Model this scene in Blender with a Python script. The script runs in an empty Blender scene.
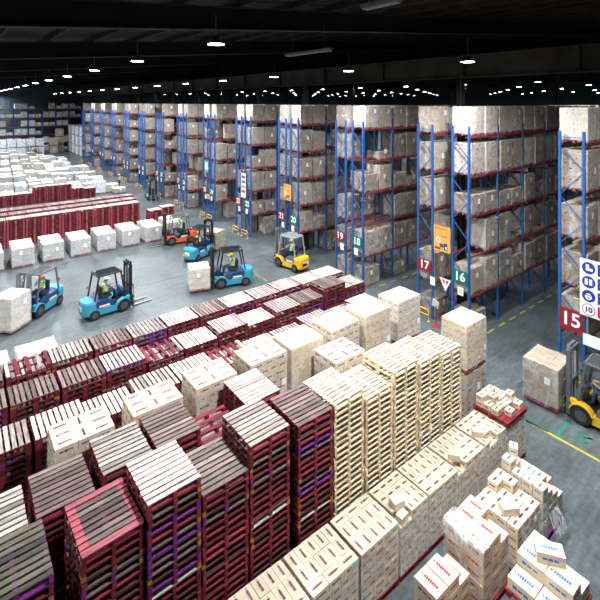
import bpy, bmesh, math, random
from mathutils import Vector, Matrix, noise
PI = math.pi
C = bpy.context.scene.collection
SEL = {k: set(v.split()) for k, v in {'pallet': 'a1_0 a0_0 a2_0 b1_0 a3_0 b2_0 a4_0 b3_0 a5_0 a6_0 b5_0 b0_0 d1_0 a8_0 c2_0 d2_0 a7_0 a1_1 e1_0 a1_4 d3_0 a1_2 c1_0 a2_1 b4_0 a9_0 e2_0 c3_0 d4_0 c4_0 e3_0 a1_3 a10_0 d5_0 a2_2 a4_1 a1_5 e4_0 d6_0 a2_3 a2_7 a3_1 a4_2 c5_0 a2_5 a2_10 a2_8 e5_0 a1_6 a2_9 a2_4 a2_6 a2_11 a4_3 d8_0 e6_0 c6_0 a0_1 d7_0 a5_1 a3_11 a2_12 a3_3 e7_0 a3_5 d1_1 a8_1 a3_7 b1_1 d9_0 a3_8 e8_0 a4_4 d10_0 a3_10 a1_7 a3_2 a3_6 a4_14 a4_6 a4_17 a3_13 a3_4 d2_1 a6_1 a4_11 a3_12 a5_13 a3_9 a4_5 a4_10 a4_9 a4_13 a5_6 a5_2 a4_15 a3_14 e9_0 a4_8 b2_1 a5_16 a5_15 a4_16 a5_4 a5_3 d1_2 a5_8 a5_11 a5_7 a4_18 a4_7 a5_12 a5_9 a4_12 b3_1 a5_10 a5_5 a5_17 a5_14 e1_1 c9_0 a8_2 d2_2 c1_1 d3_1 e10_0 a2_13 e2_1 c1_2 e11_0 a7_1 d11_0 a6_16 a6_7 c1_3 a6_14 a6_12 d2_3 e3_1 d3_2 a6_5 c1_5 a6_8 a6_3 d1_3 a6_6 a6_10 a3_15 a6_2 a7_13 c1_4 a6_13 a6_9 b1_3 a7_2 a6_11 a6_4 b1_4 a7_3 a6_15 b5_1 a7_4 a7_15 a6_17 d5_1 c7_0 b1_2 a7_11 a7_9 d6_1 a7_10 a9_1 d3_3 a7_7 c2_1 a7_6 a7_8 a7_5 a1_8 e4_1 a7_14 d4_1 a4_19 a8_11 a7_12 a8_5 c11_0 a2_14 c1_6 a10_1 e5_1 c8_0 a8_16 d0_0 a8_8 a8_17 a6_18 a8_15 d4_2 c2_2 a8_3 e5_2 a8_14 a8_13 a8_10 a5_18 e4_2 a9_6 a8_7 a9_14 a8_9 a8_6 a8_4 e6_1 e1_2 a9_11 a8_12 d10_1 b1_5 a9_3 d8_1 d6_2 b3_2 a9_9 a9_8 b1_6 d6_3 a9_12 a9_15 a9_2 a9_16 a9_13 d7_1 d5_2 a9_4 d8_2 a9_5 b2_2 a9_7 d3_4 d2_4 a10_13 d7_2 a9_10 a10_9 a10_7 e7_1 e2_2 b1_7 a10_15 a1_9 a10_6 a10_5 c3_1 c2_3 a10_12 a10_10 a10_3 a10_2 a10_14 a10_4 e8_1', 'carton': 'H2_1 D0_3 H1_0 X6 D1_3 A0_4 H3_1 A1_4 A2_4 F1_0_10 F1_0_11 D2_2 F1_0_12 A0_3 A5_4 A0_2 F2_0_8 F1_0_5 X4 A3_4 F1_0_0 F0_0_2 H4_0 A0_1 F0_0_9 B0_4 F0_0_3 F2_0_9 F2_0_10 F0_0_4 F1_0_6 F2_0_3 X0b F1_0_7 F2_0_11 F0_0_8 A4_3 C0_5 F2_0_12 F1_0_1 F0_0_1 F1_0_8 B11_5 B14_5 F1_0_9 F2_0_0 F1_0_2 A1_3 F1_0_3 H0_0 F1_0_4 C3_6 A1_2 F4_0_14 X0 C1_5 F2_0_4 F2_0_5 F5_0_15 B8_4 B2_4 F2_0_1 F3_0_15 F2_0_6 F2_0_2 B1_4 F4_0_15 B12_4 C2_5 F2_0_7 F4_0_16 X1 F4_0_17 F2_3_10 B4_4 A0_0 B0_3 F2_1_10 X5 F1_2_12 H5_1 X2 F3_0_16 F4_0_10 F3_0_4 F3_0_0 F5_0_16 F6_0_16 F5_0_17 C9_4 F3_0_17 F2_5_11 B7_4 C0_4 B13_4 B0_2 B3_4 B10_4 F2_1_11 T0_0 F3_0_8 F2_3_11 A2_1 F5_1_13 F6_0_13 F2_5_10 F4_0_11 F2_1_12 B15_5 A4_1 A2_3 F2_3_12 T0_2 F4_0_5 F0_0_12 F4_0_12 F2_5_12 A2_2 A2_0 T0_1 A4_2 A4_0 F4_0_0 D2_1 F3_0_1 F2_2_8 T1_1 T1_0 D1_2 F3_0_6 F4_0_13 F3_0_2 F2_4_8 F3_0_3 C10_4 T1_4 F3_1_14 F3_0_7 F1_1_10 T0_6 F1_1_11 F5_0_5 F0_0_7 F5_0_0 F5_0_12 F3_0_11 F4_0_6 F0_0_0 B6_4 F5_0_13 F6_0_0 F4_0_7 B0_1 F1_2_11 F5_0_10 F3_0_12 F1_1_12 B9_4 F3_3_14 F3_1_15 C8_3 F6_0_4 F4_0_9 F4_0_2 F1_3_12 C0_1 F4_0_1 F3_5_14 F4_0_8 F3_0_5 D0_2 F6_0_17 C12_2 C4_4 F4_0_3 F6_1_15 F4_0_4 F4_4_14 C1_4 F4_6_14 F2_6_10 F2_4_10 F3_6_13 F3_5_15 F2_6_12 F2_4_12 F2_2_9 F2_2_11 F5_0_1 C0_2 F6_1_16 F3_3_15 F2_2_10 F4_1_13 F4_2_14 F3_2_13 C0_3 T0_3 F6_0_10 C3_5 F5_0_7 F2_4_9 F5_0_8 T0_4 F5_0_2 F5_4_14 F4_6_15 F3_4_13 F2_4_11 F6_0_1 F2_6_11 F1_1_9 F5_0_9 F4_4_15 F4_2_15 F6_0_6 B0_0 F5_2_14 F4_5_13 F4_2_16 F3_1_16 F6_0_7 F6_0_2 F3_1_17 F2_2_12 F5_1_14 F5_0_3 F3_5_16 B4_3 F5_0_4 F3_5_17 F3_3_17 F6_0_3 F4_4_17 F3_3_16 C0_0 T1_2 F6_0_11 F5_3_13 F5_0_6 F4_3_13 C7_5 F4_4_16 B12_3 T0_10 F3_6_14 T1_3 F3_2_14 F5_2_16 F3_6_15 F6_1_14 F6_0_12 F5_4_15 F3_6_17 F3_4_16 F3_2_16 F4_1_15 F3_4_14 F6_3_14 F4_3_14 C4_3 C4_2 C13_3 F7_0_14 F4_5_14 F1_3_11 C8_1 C8_0 F4_3_15 F4_2_17 F5_4_17 B8_3 F5_4_16 F2_6_9 F5_2_17 F5_2_15 F3_4_15 F3_2_15 T0_9 F4_1_14 F6_2_13 B12_2 F3_2_17 F5_3_15 F4_1_17 F1_4_12 F7_2_14 F4_3_16 F4_1_16 F5_3_14 F4_3_17 C8_2 F6_0_5 F5_1_17 F5_1_15 C12_1 F6_4_13 C4_1 F5_3_17 F3_6_16', 'load': 'm3 k15_4_0 k15_5_0 m0 k15_3_0 k16_2_1 p10low k16_5_0 k16_4_0 k15_2_0 k17_3_0 k17_5_0 k17_4_0 m1 k16_1_0 k17_1_0 k16_3_0 k16_1_1 k16_2_4 k15_1_0 k18_5_0 q1_0 w1 k16_3_4 k17_0_0 k18_2_2 k16_2_6 q2_0 k16_4_1 k18_3_1 k18_1_0 k16_1_4 q3_0 k16_1_2 k18_0_0 k19_2_0 k19_4_0 k16_4_2 q4_0 k18_4_2 k18_1_1 k16_2_2 k20_2_0 q5_0 k20_5_0 k16_3_6 k20_4_0 k16_5_1 k18_3_0 k18_1_2 k20_3_0 q6_0 k16_5_2 k17_2_1 k16_3_1 k19_5_0 k20_1_0 k16_4_3 k22_0_1 k18_0_2 k16_4_4 k16_1_5 k18_1_3 k18_4_3 k18_5_1 k18_2_3 k16_5_4 k16_4_5 k16_1_6 k16_1_3 k22_2_0 k22_5_0 k18_5_2 k20_3_1 k16_5_3 k20_2_1 k18_5_3 k20_0_2 k19_0_0 k16_5_5 k22_4_0 k16_4_6 k16_5_6 k16_3_3 k22_3_1 k20_1_2 k16_3_2 k20_4_1 k24_2_0 k20_5_1 k18_1_4 k24_5_0 k19_1_0 k22_2_1 m2 k24_3_0 k24_1_0 k22_4_1 k24_0_1 k20_5_2 k20_2_2 k24_4_1 k18_4_1 k18_3_2 k22_5_1 k21_5_0 k20_3_2 k20_1_1 k15_3_1 k26_5_0 k22_3_0 k26_3_0 k18_3_4 k15_2_1 k26_0_0 k21_3_0 k16_0_0 k22_1_0 k23_0_0 k26_4_0 k22_1_1 k26_1_0 k24_3_1 k19_2_1 k21_4_0 k24_5_1 q2_1 k17_3_1 k16_3_5 k16_1_7 k24_2_1 k28_5_0 q4_1 k28_4_0 q3_1 q1_1 k16_5_7 k26_2_1 k17_4_1 k28_0_0 q5_1 k19_2_2 k17_1_1 k20_2_3 w0 k18_3_3 k30_2_0 k23_5_0 k30_5_0 k16_4_7 k30_1_0 k30_4_0 q6_1 k30_3_0 k23_4_0 k17_5_2 k20_4_3 k17_3_4 k32_5_0 k23_1_0 k18_4_5 k32_3_0 k29_2_0 k22_1_2 k16_2_10 k25_4_0 k17_3_3 k27_2_1 k26_4_1 k28_2_1 k32_1_0 k28_3_0 k26_3_1 k21_0_1 k17_3_2 q7_0 k28_1_0 k17_0_2 k26_5_1 k19_3_3 k34_5_0 k16_1_8 k15_5_1 k25_5_0 k32_0_0 q0_0 k23_2_0 k34_1_0 k17_3_5 k34_2_0 k22_2_2 k17_1_2 k36_3_0 k34_4_0 k24_3_2 k36_5_0 k25_4_1 k15_4_1 k36_2_0 k36_1_0 k34_0_0 k25_1_1 k28_3_1 k19_1_1 k16_2_8 k35_3_0 k32_2_0 k26_1_1 k29_3_0 k21_0_0 k22_5_2 k18_2_4 k27_5_0 k32_4_0 k16_3_7 q7_1 k19_4_3 k28_0_1 k31_5_1 k25_3_0 k38_5_0 k38_4_0 k38_3_0 k41_5_0 k22_4_2 k21_2_0 k16_3_8 k38_2_0 k21_1_1 k15_3_2 k23_0_1 k17_2_2 k38_0_0 k25_1_0 k40_1_0 k36_4_0 k33_2_0 k18_5_4 k40_2_0 k27_3_0 k28_5_1 k40_4_0 k30_1_1 k29_1_1 k27_0_0 k33_4_0 k19_3_2 k27_1_0 k28_1_1 k40_1_1 k19_3_1 k29_0_0 k20_1_3 k16_4_8 k30_3_1 k28_1_3 k18_3_6 k16_4_9 k31_5_0 k27_4_0 k30_2_1 k29_4_0 k29_2_1 k17_4_2 k31_0_1 k15_1_1 k33_5_0 k25_2_0 k41_3_0 k16_5_11', 'goods': 's0 r1_1 r1_2 s1 s2 r3_2 r3_1 r7_4 r3_6 r3_4 t2_1 t1_1 t4_1 r5_3 v0_1 r1_5 v0_0 t3_1 r5_7 r3_5 r8_3 r1_7 v1_2 r7_6 r1_3 r3_8 t2_0 r5_8 r3_7 r11_2 r1_8 t0_1 r9_5 v1_1 v1_0 r9_2 r1_4 r6_2 r5_6 r9_1 t4_0 r11_3 z4_5_1 u0_2_2 r2_3 r10_3 z2_2_0 r5_5 z1_2_0 u0_3_2 u0_1_2 r10_6 r6_1 r0_1 z4_4_1 z2_4_1 z2_2_1 r7_5 z5_4_1 z5_4_0 z5_3_0 u0_1_1 u0_1_0 z1_3_0 r2_4 r0_6 z3_2_0 u0_2_0 u0_0_0 z4_4_0 z3_3_0 u0_3_1 u0_3_0 u0_2_1 r12_4 z2_5_1 z2_5_0 z2_3_1 r8_7 r13_2 r10_4 r5_2 r2_2 r11_1 z5_3_1 r10_1 z6_4_0 z5_5_1 z4_1_0 r5_4 z6_5_0 r7_2 r5_1 r9_4 r2_7 z4_0_0 r9_7 z5_1_1 z3_2_1 z2_4_0 t3_0 r0_7 u0_0_2 r4_3 z3_3_1 r13_1 z5_5_0 z1_4_1 u0_0_1 r6_5 t1_0 z4_3_0 z1_5_0 t0_0 z3_4_1 z4_3_1 r10_5 z1_4_0 z3_4_0 z1_2_1 r1_6 r10_7 z6_4_1 r6_3 z3_5_0 r11_5 z5_0_1 z6_5_1 z1_1_1 r12_1 z2_1_0 r6_6 r8_2 r7_1 r11_6 r10_2 r0_3 r6_8 r0_2 r8_6 z3_1_0 r11_4 z7_3_1 z1_1_0 r4_2 u1_0_0 r8_1 r4_6 r12_2 r8_5 r8_4 r6_7 r12_3 z8_5_1 z5_2_0 z1_0_1 u1_2_2 r4_1 r0_8 u2_3_2 u1_3_2 z8_4_0 z2_0_0 z8_4_1 z3_0_0 r4_4'}.items()}      #SEL#
SEEN = set('k33_0_0 k21_3_1 k29_4_1 k26_4_2 k18_1_5 k30_4_1 p9low k37_4_0 k35_5_0 k33_1_0 k28_4_2 k32_5_3 k37_5_0 k22_3_2 k18_5_6 k18_5_5 k18_4_6 k17_5_4 k24_2_2 k33_3_0 k30_0_1 k17_4_3 k22_4_3 k39_0_0 k24_4_3 k22_2_3 k19_5_3 k28_1_2 k39_5_0 k35_3_1 k31_3_0 k16_5_8 k29_3_1 k29_1_0 k25_3_1 k22_3_3 k31_2_1 k28_2_2 k24_1_2 k22_5_3 k18_1_6 k16_5_9 k27_3_1 k16_5_12 k15_4_2 k35_4_0 k32_5_1 k25_2_1 k24_1_3 k19_2_3 k17_4_5 k35_2_0 k31_3_1 k37_3_0 k37_2_0 k37_1_0 k32_4_1 k24_4_2 k17_1_3 k16_5_10 k35_0_0 k28_3_3 k24_5_2 k39_1_1 k38_4_1 k32_2_1 k26_3_2 k26_0_3 k16_1_9 k41_2_0 k31_1_1 k30_1_2 k20_5_3 k34_3_1 k32_4_2 k32_1_1 k23_2_1 k38_3_1 k35_1_0 k34_4_1 k28_3_2 k18_5_7 k17_4_4 q0_1 k41_2_1 k41_1_0 k33_2_1 k32_3_2 k31_2_0 k27_1_1 k26_2_2 k36_4_3 k30_5_3 k41_5_1 k41_3_1 k34_0_1 k33_4_1 k30_5_2 k41_4_0 k34_4_3 k32_4_3 k17_5_5 k40_4_1 k40_3_1 k39_4_0 k39_3_0 k38_4_2 k35_2_1 k34_0_2 k31_4_0 k26_2_3 k17_2_5 k38_2_1 k36_4_1 k36_2_1 k35_4_1 k33_1_1 k30_4_2 k30_3_2 k26_3_3 k16_4_11 k40_0_2 k38_0_2 k37_3_1 k36_3_2 k34_1_1 k33_3_1 k15_2_2 k40_2_1 k36_2_3 k26_4_3 k24_5_3 k22_1_3 k20_0_3 k17_1_5 k16_4_10 k38_4_3 k30_3_3 k18_2_6 k15_4_3 k37_1_1 k36_2_2 k35_1_1 k26_1_2 k23_5_1 k19_5_2 k16_4_12 k40_1_3 k38_3_3 k38_3_2 k37_2_1 k36_1_2 k32_1_2 k31_1_0 k30_2_2 k30_1_3 k28_2_3 k18_4_7 k15_3_3'.split())      #SEEN#
ORD = ['zeroth','first','second','third','fourth','fifth','sixth','seventh','eighth','ninth','tenth','eleventh','twelfth','thirteenth','fourteenth','fifteenth','sixteenth','seventeenth','eighteenth','nineteenth','twentieth','twenty-first','twenty-second','twenty-third','twenty-fourth','twenty-fifth','twenty-sixth','twenty-seventh','twenty-eighth','twenty-ninth']
ITEMS = {}      # kind -> list of (key, object)
def chosen(kind, key):
    return SEL is None or key in SEL[kind]

# ------------------------------------------------------------------ materials
def new_mat(name):
    m = bpy.data.materials.new(name); m.use_nodes = True
    nt = m.node_tree; nt.nodes.clear()
    out = nt.nodes.new('ShaderNodeOutputMaterial'); b = nt.nodes.new('ShaderNodeBsdfPrincipled')
    nt.links.new(b.outputs[0], out.inputs[0])
    return m, nt, b, out
def attr_mat(name, rough=0.6, nscale=(8, 8, 8), amt=0.25, metal=0.0, bump=0.0, rand=0.0, spec=0.3):
    """colour of each face (attribute Col) broken up by grain"""
    m, nt, b, out = new_mat(name)
    at = nt.nodes.new('ShaderNodeAttribute'); at.attribute_name = 'Col'
    tc = nt.nodes.new('ShaderNodeTexCoord'); mp = nt.nodes.new('ShaderNodeMapping'); mp.inputs['Scale'].default_value = nscale
    oi = nt.nodes.new('ShaderNodeObjectInfo')
    ad = nt.nodes.new('ShaderNodeVectorMath'); ad.operation = 'MULTIPLY_ADD'; ad.inputs[1].default_value = (37, 17, 11)
    cb = nt.nodes.new('ShaderNodeCombineXYZ')
    for i in range(3): nt.links.new(oi.outputs['Random'], cb.inputs[i])
    nt.links.new(cb.outputs[0], ad.inputs[0]); nt.links.new(tc.outputs['Object'], ad.inputs[2]); nt.links.new(ad.outputs[0], mp.inputs[0])
    nz = nt.nodes.new('ShaderNodeTexNoise'); nz.inputs['Scale'].default_value = 1.0; nz.inputs['Detail'].default_value = 4
    nt.links.new(mp.outputs[0], nz.inputs['Vector'])
    mr = nt.nodes.new('ShaderNodeMapRange'); mr.inputs[1].default_value = 0.3; mr.inputs[2].default_value = 0.7
    mr.inputs[3].default_value = 1 - amt; mr.inputs[4].default_value = 1 + amt
    nt.links.new(nz.outputs[0], mr.inputs[0])
    r2 = nt.nodes.new('ShaderNodeMapRange'); r2.inputs[3].default_value = 1 - rand; r2.inputs[4].default_value = 1 + rand
    nt.links.new(oi.outputs['Random'], r2.inputs[0])
    mu = nt.nodes.new('ShaderNodeMath'); mu.operation = 'MULTIPLY'
    nt.links.new(mr.outputs[0], mu.inputs[0]); nt.links.new(r2.outputs[0], mu.inputs[1])
    vm = nt.nodes.new('ShaderNodeVectorMath'); vm.operation = 'SCALE'
    nt.links.new(at.outputs['Color'], vm.inputs[0]); nt.links.new(mu.outputs[0], vm.inputs['Scale'])
    nt.links.new(vm.outputs[0], b.inputs['Base Color'])
    b.inputs['Roughness'].default_value = rough; b.inputs['Metallic'].default_value = metal
    b.inputs['Specular IOR Level'].default_value = spec
    if bump:
        bp = nt.nodes.new('ShaderNodeBump'); bp.inputs['Strength'].default_value = bump; bp.inputs['Distance'].default_value = 0.01
        nt.links.new(nz.outputs[0], bp.inputs['Height']); nt.links.new(bp.outputs[0], b.inputs['Normal'])
    return m
M = {}
M['wood'] = attr_mat('weathered_wood', 0.75, (3, 26, 26), 0.42, bump=0.3, rand=0.12, spec=0.2)
M['card'] = attr_mat('corrugated_cardboard', 0.75, (5, 5, 5), 0.1, rand=0.08, spec=0.2)
M['paint'] = attr_mat('painted_metal', 0.4, (6, 6, 6), 0.15, spec=0.45)
M['steel'] = attr_mat('bare_steel', 0.35, (9, 9, 9), 0.15, metal=0.85)
M['rubber'] = attr_mat('black_rubber', 0.8, (20, 20, 20), 0.2)
M['cloth'] = attr_mat('woven_cloth', 0.9, (30, 30, 30), 0.15)
M['skin'] = attr_mat('human_skin', 0.55, (12, 12, 12), 0.08)
M['sign'] = attr_mat('sign_paint', 0.45, (4, 4, 4), 0.05)
M['dark_roof'] = attr_mat('roof_sheet', 0.85, (0.8, 0.8, 0.8), 0.45)

def film_mat(name, tint, lo, hi, scale=6.0):
    m = bpy.data.materials.new(name); m.use_nodes = True; nt = m.node_tree; nt.nodes.clear()
    out = nt.nodes.new('ShaderNodeOutputMaterial'); mx = nt.nodes.new('ShaderNodeMixShader')
    tr = nt.nodes.new('ShaderNodeBsdfTransparent'); b = nt.nodes.new('ShaderNodeBsdfPrincipled')
    b.inputs['Base Color'].default_value = (*tint, 1); b.inputs['Roughness'].default_value = 0.22; b.inputs['Specular IOR Level'].default_value = 0.8
    tc = nt.nodes.new('ShaderNodeTexCoord'); oi = nt.nodes.new('ShaderNodeObjectInfo')
    cb = nt.nodes.new('ShaderNodeCombineXYZ')
    for i in range(3): nt.links.new(oi.outputs['Random'], cb.inputs[i])
    ad = nt.nodes.new('ShaderNodeVectorMath'); ad.operation = 'MULTIPLY_ADD'; ad.inputs[1].default_value = (23, 41, 13)
    nt.links.new(cb.outputs[0], ad.inputs[0]); nt.links.new(tc.outputs['Object'], ad.inputs[2])
    mp = nt.nodes.new('ShaderNodeMapping'); mp.inputs['Scale'].default_value = (scale, scale, scale * 0.7); mp.inputs['Rotation'].default_value = (0.5, 0.3, 0.6)
    nt.links.new(ad.outputs[0], mp.inputs[0])
    nz = nt.nodes.new('ShaderNodeTexNoise'); nz.inputs['Scale'].default_value = 1; nz.inputs['Detail'].default_value = 3; nz.inputs['Distortion'].default_value = 1.5
    nt.links.new(mp.outputs[0], nz.inputs['Vector'])
    mr = nt.nodes.new('ShaderNodeMapRange'); mr.inputs[1].default_value = 0.42; mr.inputs[2].default_value = 0.68
    mr.inputs[3].default_value = lo; mr.inputs[4].default_value = hi
    nt.links.new(nz.outputs[0], mr.inputs[0])
    bp = nt.nodes.new('ShaderNodeBump'); bp.inputs['Strength'].default_value = 0.6; bp.inputs['Distance'].default_value = 0.03
    nt.links.new(nz.outputs[0], bp.inputs['Height']); nt.links.new(bp.outputs[0], b.inputs['Normal'])
    nt.links.new(mr.outputs[0], mx.inputs[0]); nt.links.new(tr.outputs[0], mx.inputs[1]); nt.links.new(b.outputs[0], mx.inputs[2])
    nt.links.new(mx.outputs[0], out.inputs[0])
    return m
M['film'] = film_mat('stretch_film', (0.88, 0.9, 0.93), 0.02, 0.42, 2.6)
M['film_thick'] = film_mat('bunched_stretch_film', (0.86, 0.89, 0.93), 0.15, 0.75, 5)
M['film_white'] = film_mat('milky_stretch_film', (0.88, 0.9, 0.94), 0.1, 0.5, 2.2)
def lens_mat():
    m = bpy.data.materials.new('lamp_lens'); m.use_nodes = True; nt = m.node_tree; nt.nodes.clear()
    out = nt.nodes.new('ShaderNodeOutputMaterial'); e = nt.nodes.new('ShaderNodeEmission')
    e.inputs[0].default_value = (0.86, 0.94, 1, 1); e.inputs[1].default_value = 40
    nt.links.new(e.outputs[0], out.inputs[0]); return m
M['lens'] = lens_mat()
def glass_mat():
    m, nt, b, out = new_mat('clear_glass')
    mx = nt.nodes.new('ShaderNodeMixShader'); tr = nt.nodes.new('ShaderNodeBsdfTransparent'); mx.inputs[0].default_value = 0.2
    b.inputs['Base Color'].default_value = (0.6, 0.65, 0.7, 1); b.inputs['Roughness'].default_value = 0.05
    nt.links.new(tr.outputs[0], mx.inputs[1]); nt.links.new(b.outputs[0], mx.inputs[2]); nt.links.new(mx.outputs[0], out.inputs[0]); return m
M['glass'] = glass_mat()
def floor_mat():
    m, nt, b, out = new_mat('polished_concrete')
    tc = nt.nodes.new('ShaderNodeTexCoord')
    n1 = nt.nodes.new('ShaderNodeTexNoise'); n1.inputs['Scale'].default_value = 0.35; n1.inputs['Detail'].default_value = 8; n1.inputs['Roughness'].default_value = 0.65
    n2 = nt.nodes.new('ShaderNodeTexNoise'); n2.inputs['Scale'].default_value = 7; n2.inputs['Detail'].default_value = 6
    mp = nt.nodes.new('ShaderNodeMapping'); mp.inputs['Scale'].default_value = (0.4, 3, 1); mp.inputs['Rotation'].default_value = (0, 0, 0.5)
    n3 = nt.nodes.new('ShaderNodeTexNoise'); n3.inputs['Scale'].default_value = 2.2; n3.inputs['Detail'].default_value = 6
    for n in (n1, n2): nt.links.new(tc.outputs['Object'], n.inputs['Vector'])
    nt.links.new(tc.outputs['Object'], mp.inputs[0]); nt.links.new(mp.outputs[0], n3.inputs['Vector'])
    r1 = nt.nodes.new('ShaderNodeValToRGB'); e = r1.color_ramp.elements
    e[0].position = 0.3; e[0].color = (0.052, 0.064, 0.067, 1); e[1].position = 0.72; e[1].color = (0.135, 0.158, 0.162, 1)
    nt.links.new(n1.outputs[0], r1.inputs[0])
    mr = nt.nodes.new('ShaderNodeMapRange'); mr.inputs[1].default_value = 0.3; mr.inputs[2].default_value = 0.7; mr.inputs[3].default_value = 0.78; mr.inputs[4].default_value = 1.22
    nt.links.new(n2.outputs[0], mr.inputs[0])
    m3 = nt.nodes.new('ShaderNodeMapRange'); m3.inputs[1].default_value = 0.35; m3.inputs[2].default_value = 0.75; m3.inputs[3].default_value = 0.85; m3.inputs[4].default_value = 1.3
    nt.links.new(n3.outputs[0], m3.inputs[0])
    mu = nt.nodes.new('ShaderNodeMath'); mu.operation = 'MULTIPLY'; nt.links.new(mr.outputs[0], mu.inputs[0]); nt.links.new(m3.outputs[0], mu.inputs[1])
    vm = nt.nodes.new('ShaderNodeVectorMath'); vm.operation = 'SCALE'
    nt.links.new(r1.outputs[0], vm.inputs[0]); nt.links.new(mu.outputs[0], vm.inputs['Scale']); nt.links.new(vm.outputs[0], b.inputs['Base Color'])
    rr = nt.nodes.new('ShaderNodeMapRange'); rr.inputs[3].default_value = 0.22; rr.inputs[4].default_value = 0.5
    nt.links.new(n1.outputs[0], rr.inputs[0]); nt.links.new(rr.outputs[0], b.inputs['Roughness'])
    return m
M['floor'] = floor_mat()

# ------------------------------------------------------------------ mesh builder
class MB:
    def __init__(s): s.v = []; s.f = []; s.c = []; s.m = []
    def quad(s, pts, col, mi=0):
        n = len(s.v); s.v += [tuple(p) for p in pts]; s.f.append(tuple(range(n, n + len(pts)))); s.c.append(col); s.m.append(mi)
    def box(s, a, b, col, mi=0, mat=None, top=None):
        (x0, y0, z0), (x1, y1, z1) = a, b
        p = [(x0, y0, z0), (x1, y0, z0), (x1, y1, z0), (x0, y1, z0), (x0, y0, z1), (x1, y0, z1), (x1, y1, z1), (x0, y1, z1)]
        if mat is not None: p = [tuple(mat @ Vector(q)) for q in p]
        n = len(s.v); s.v += p
        for k, q in enumerate(((0, 3, 2, 1), (4, 5, 6, 7), (0, 1, 5, 4), (1, 2, 6, 5), (2, 3, 7, 6), (3, 0, 4, 7))):
            s.f.append(tuple(n + i for i in q)); s.c.append(top if (top and k == 1) else col); s.m.append(mi)
    def bar(s, p0, p1, w, h, col, mi=0):
        p0, p1 = Vector(p0), Vector(p1); d = p1 - p0; L = d.length
        q = d.to_track_quat('X', 'Z').to_matrix().to_4x4(); q.translation = p0
        s.box((0, -w / 2, -h / 2), (L, w / 2, h / 2), col, mi, q)
    def tube(s, pts, r, col, mi=0, n=8, caps=True):
        pts = [Vector(p) for p in pts]; rs = r if isinstance(r, (list, tuple)) else [r] * len(pts)
        rings = []
        for i, p in enumerate(pts):
            d = (pts[min(i + 1, len(pts) - 1)] - pts[max(i - 1, 0)]).normalized()
            u = d.cross(Vector((0, 0, 1)))
            if u.length < 1e-3: u = d.cross(Vector((0, 1, 0)))
            u.normalize(); w = d.cross(u)
            k = len(s.v); rings.append(k)
            for j in range(n):
                a = 2 * PI * j / n; s.v.append(tuple(p + (u * math.cos(a) + w * math.sin(a)) * rs[i]))
        for a, b in zip(rings, rings[1:]):
            for j in range(n):
                s.f.append((a + j, b + j, b + (j + 1) % n, a + (j + 1) % n)); s.c.append(col); s.m.append(mi)
        if caps:
            s.f.append(tuple(rings[0] + j for j in range(n))); s.c.append(col); s.m.append(mi)
            s.f.append(tuple(rings[-1] + n - 1 - j for j in range(n))); s.c.append(col); s.m.append(mi)
    def cyl(s, p0, p1, r, col, mi=0, n=16): s.tube([p0, p1], r, col, mi, n)
    def prism(s, prof, y0, y1, col, mi=0):
        """outline in xz swept along y"""
        n = len(prof); k = len(s.v)
        s.v += [(x, y0, z) for x, z in prof] + [(x, y1, z) for x, z in prof]
        for i in range(n):
            j = (i + 1) % n; s.f.append((k + i, k + j, k + n + j, k + n + i)); s.c.append(col); s.m.append(mi)
        s.f.append(tuple(k + n - 1 - i for i in range(n))); s.c.append(col); s.m.append(mi)
        s.f.append(tuple(k + n + i for i in range(n))); s.c.append(col); s.m.append(mi)
    def sphere(s, c, r, col, mi=0, nu=12, nv=8, z0=-1.0, sc=(1, 1, 1)):
        c = Vector(c); k = len(s.v); t0 = math.asin(max(-1, z0))
        for i in range(nv + 1):
            t = t0 + (PI / 2 - t0) * i / nv
            for j in range(nu):
                a = 2 * PI * j / nu
                s.v.append((c.x + r * sc[0] * math.cos(t) * math.cos(a), c.y + r * sc[1] * math.cos(t) * math.sin(a), c.z + r * sc[2] * math.sin(t)))
        for i in range(nv):
            for j in range(nu):
                s.f.append((k + i * nu + j, k + i * nu + (j + 1) % nu, k + (i + 1) * nu + (j + 1) % nu, k + (i + 1) * nu + j)); s.c.append(col); s.m.append(mi)
    def add(s, o, mat, mul=None):
        n = len(s.v); s.v += [tuple(mat @ Vector(p)) for p in o.v]
        s.f += [tuple(n + i for i in f) for f in o.f]; s.c += o.c; s.m += o.m
    def mesh(s, name, mats, bevel=0.0, smooth=False):
        me = bpy.data.meshes.new(name); me.from_pydata(s.v, [], s.f)
        for m in (mats if isinstance(mats, (list, tuple)) else [mats]): me.materials.append(M[m] if isinstance(m, str) else m)
        at = me.attributes.new('Col', 'FLOAT_COLOR', 'FACE')
        at.data.foreach_set('color', [x for c in s.c for x in (c[0], c[1], c[2], 1.0)])
        me.polygons.foreach_set('material_index', s.m)
        if bevel:
            bm = bmesh.new(); bm.from_mesh(me); bmesh.ops.remove_doubles(bm, verts=bm.verts, dist=1e-5)
            es = [e for e in bm.edges if len(e.link_faces) == 2 and e.calc_face_angle(0) > 0.5]
            bmesh.ops.bevel(bm, geom=es, offset=bevel, segments=2, affect='EDGES', clamp_overlap=True)
            bm.to_mesh(me); bm.free()
        if smooth: me.polygons.foreach_set('use_smooth', [True] * len(me.polygons))
        me.update(); return me
    def build(s, name, mats, parent=None, bevel=0.0, smooth=False):
        return link(name, s.mesh(name, mats, bevel, smooth), parent)
def link(name, data, parent=None, loc=None, rot=None):
    o = bpy.data.objects.new(name, data); C.objects.link(o)
    if parent: o.parent = parent
    if loc is not None: o.location = loc
    if rot is not None: o.rotation_euler = (0, 0, rot) if not isinstance(rot, (tuple, list)) else rot
    return o
def tag(o, label, cat, group=None):
    n = len(label.split())
    if not 4 <= n <= 16: print('LABELLEN', n, label)
    o['label'] = label; o['category'] = cat
    if group: o['group'] = group
    return o
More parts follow.
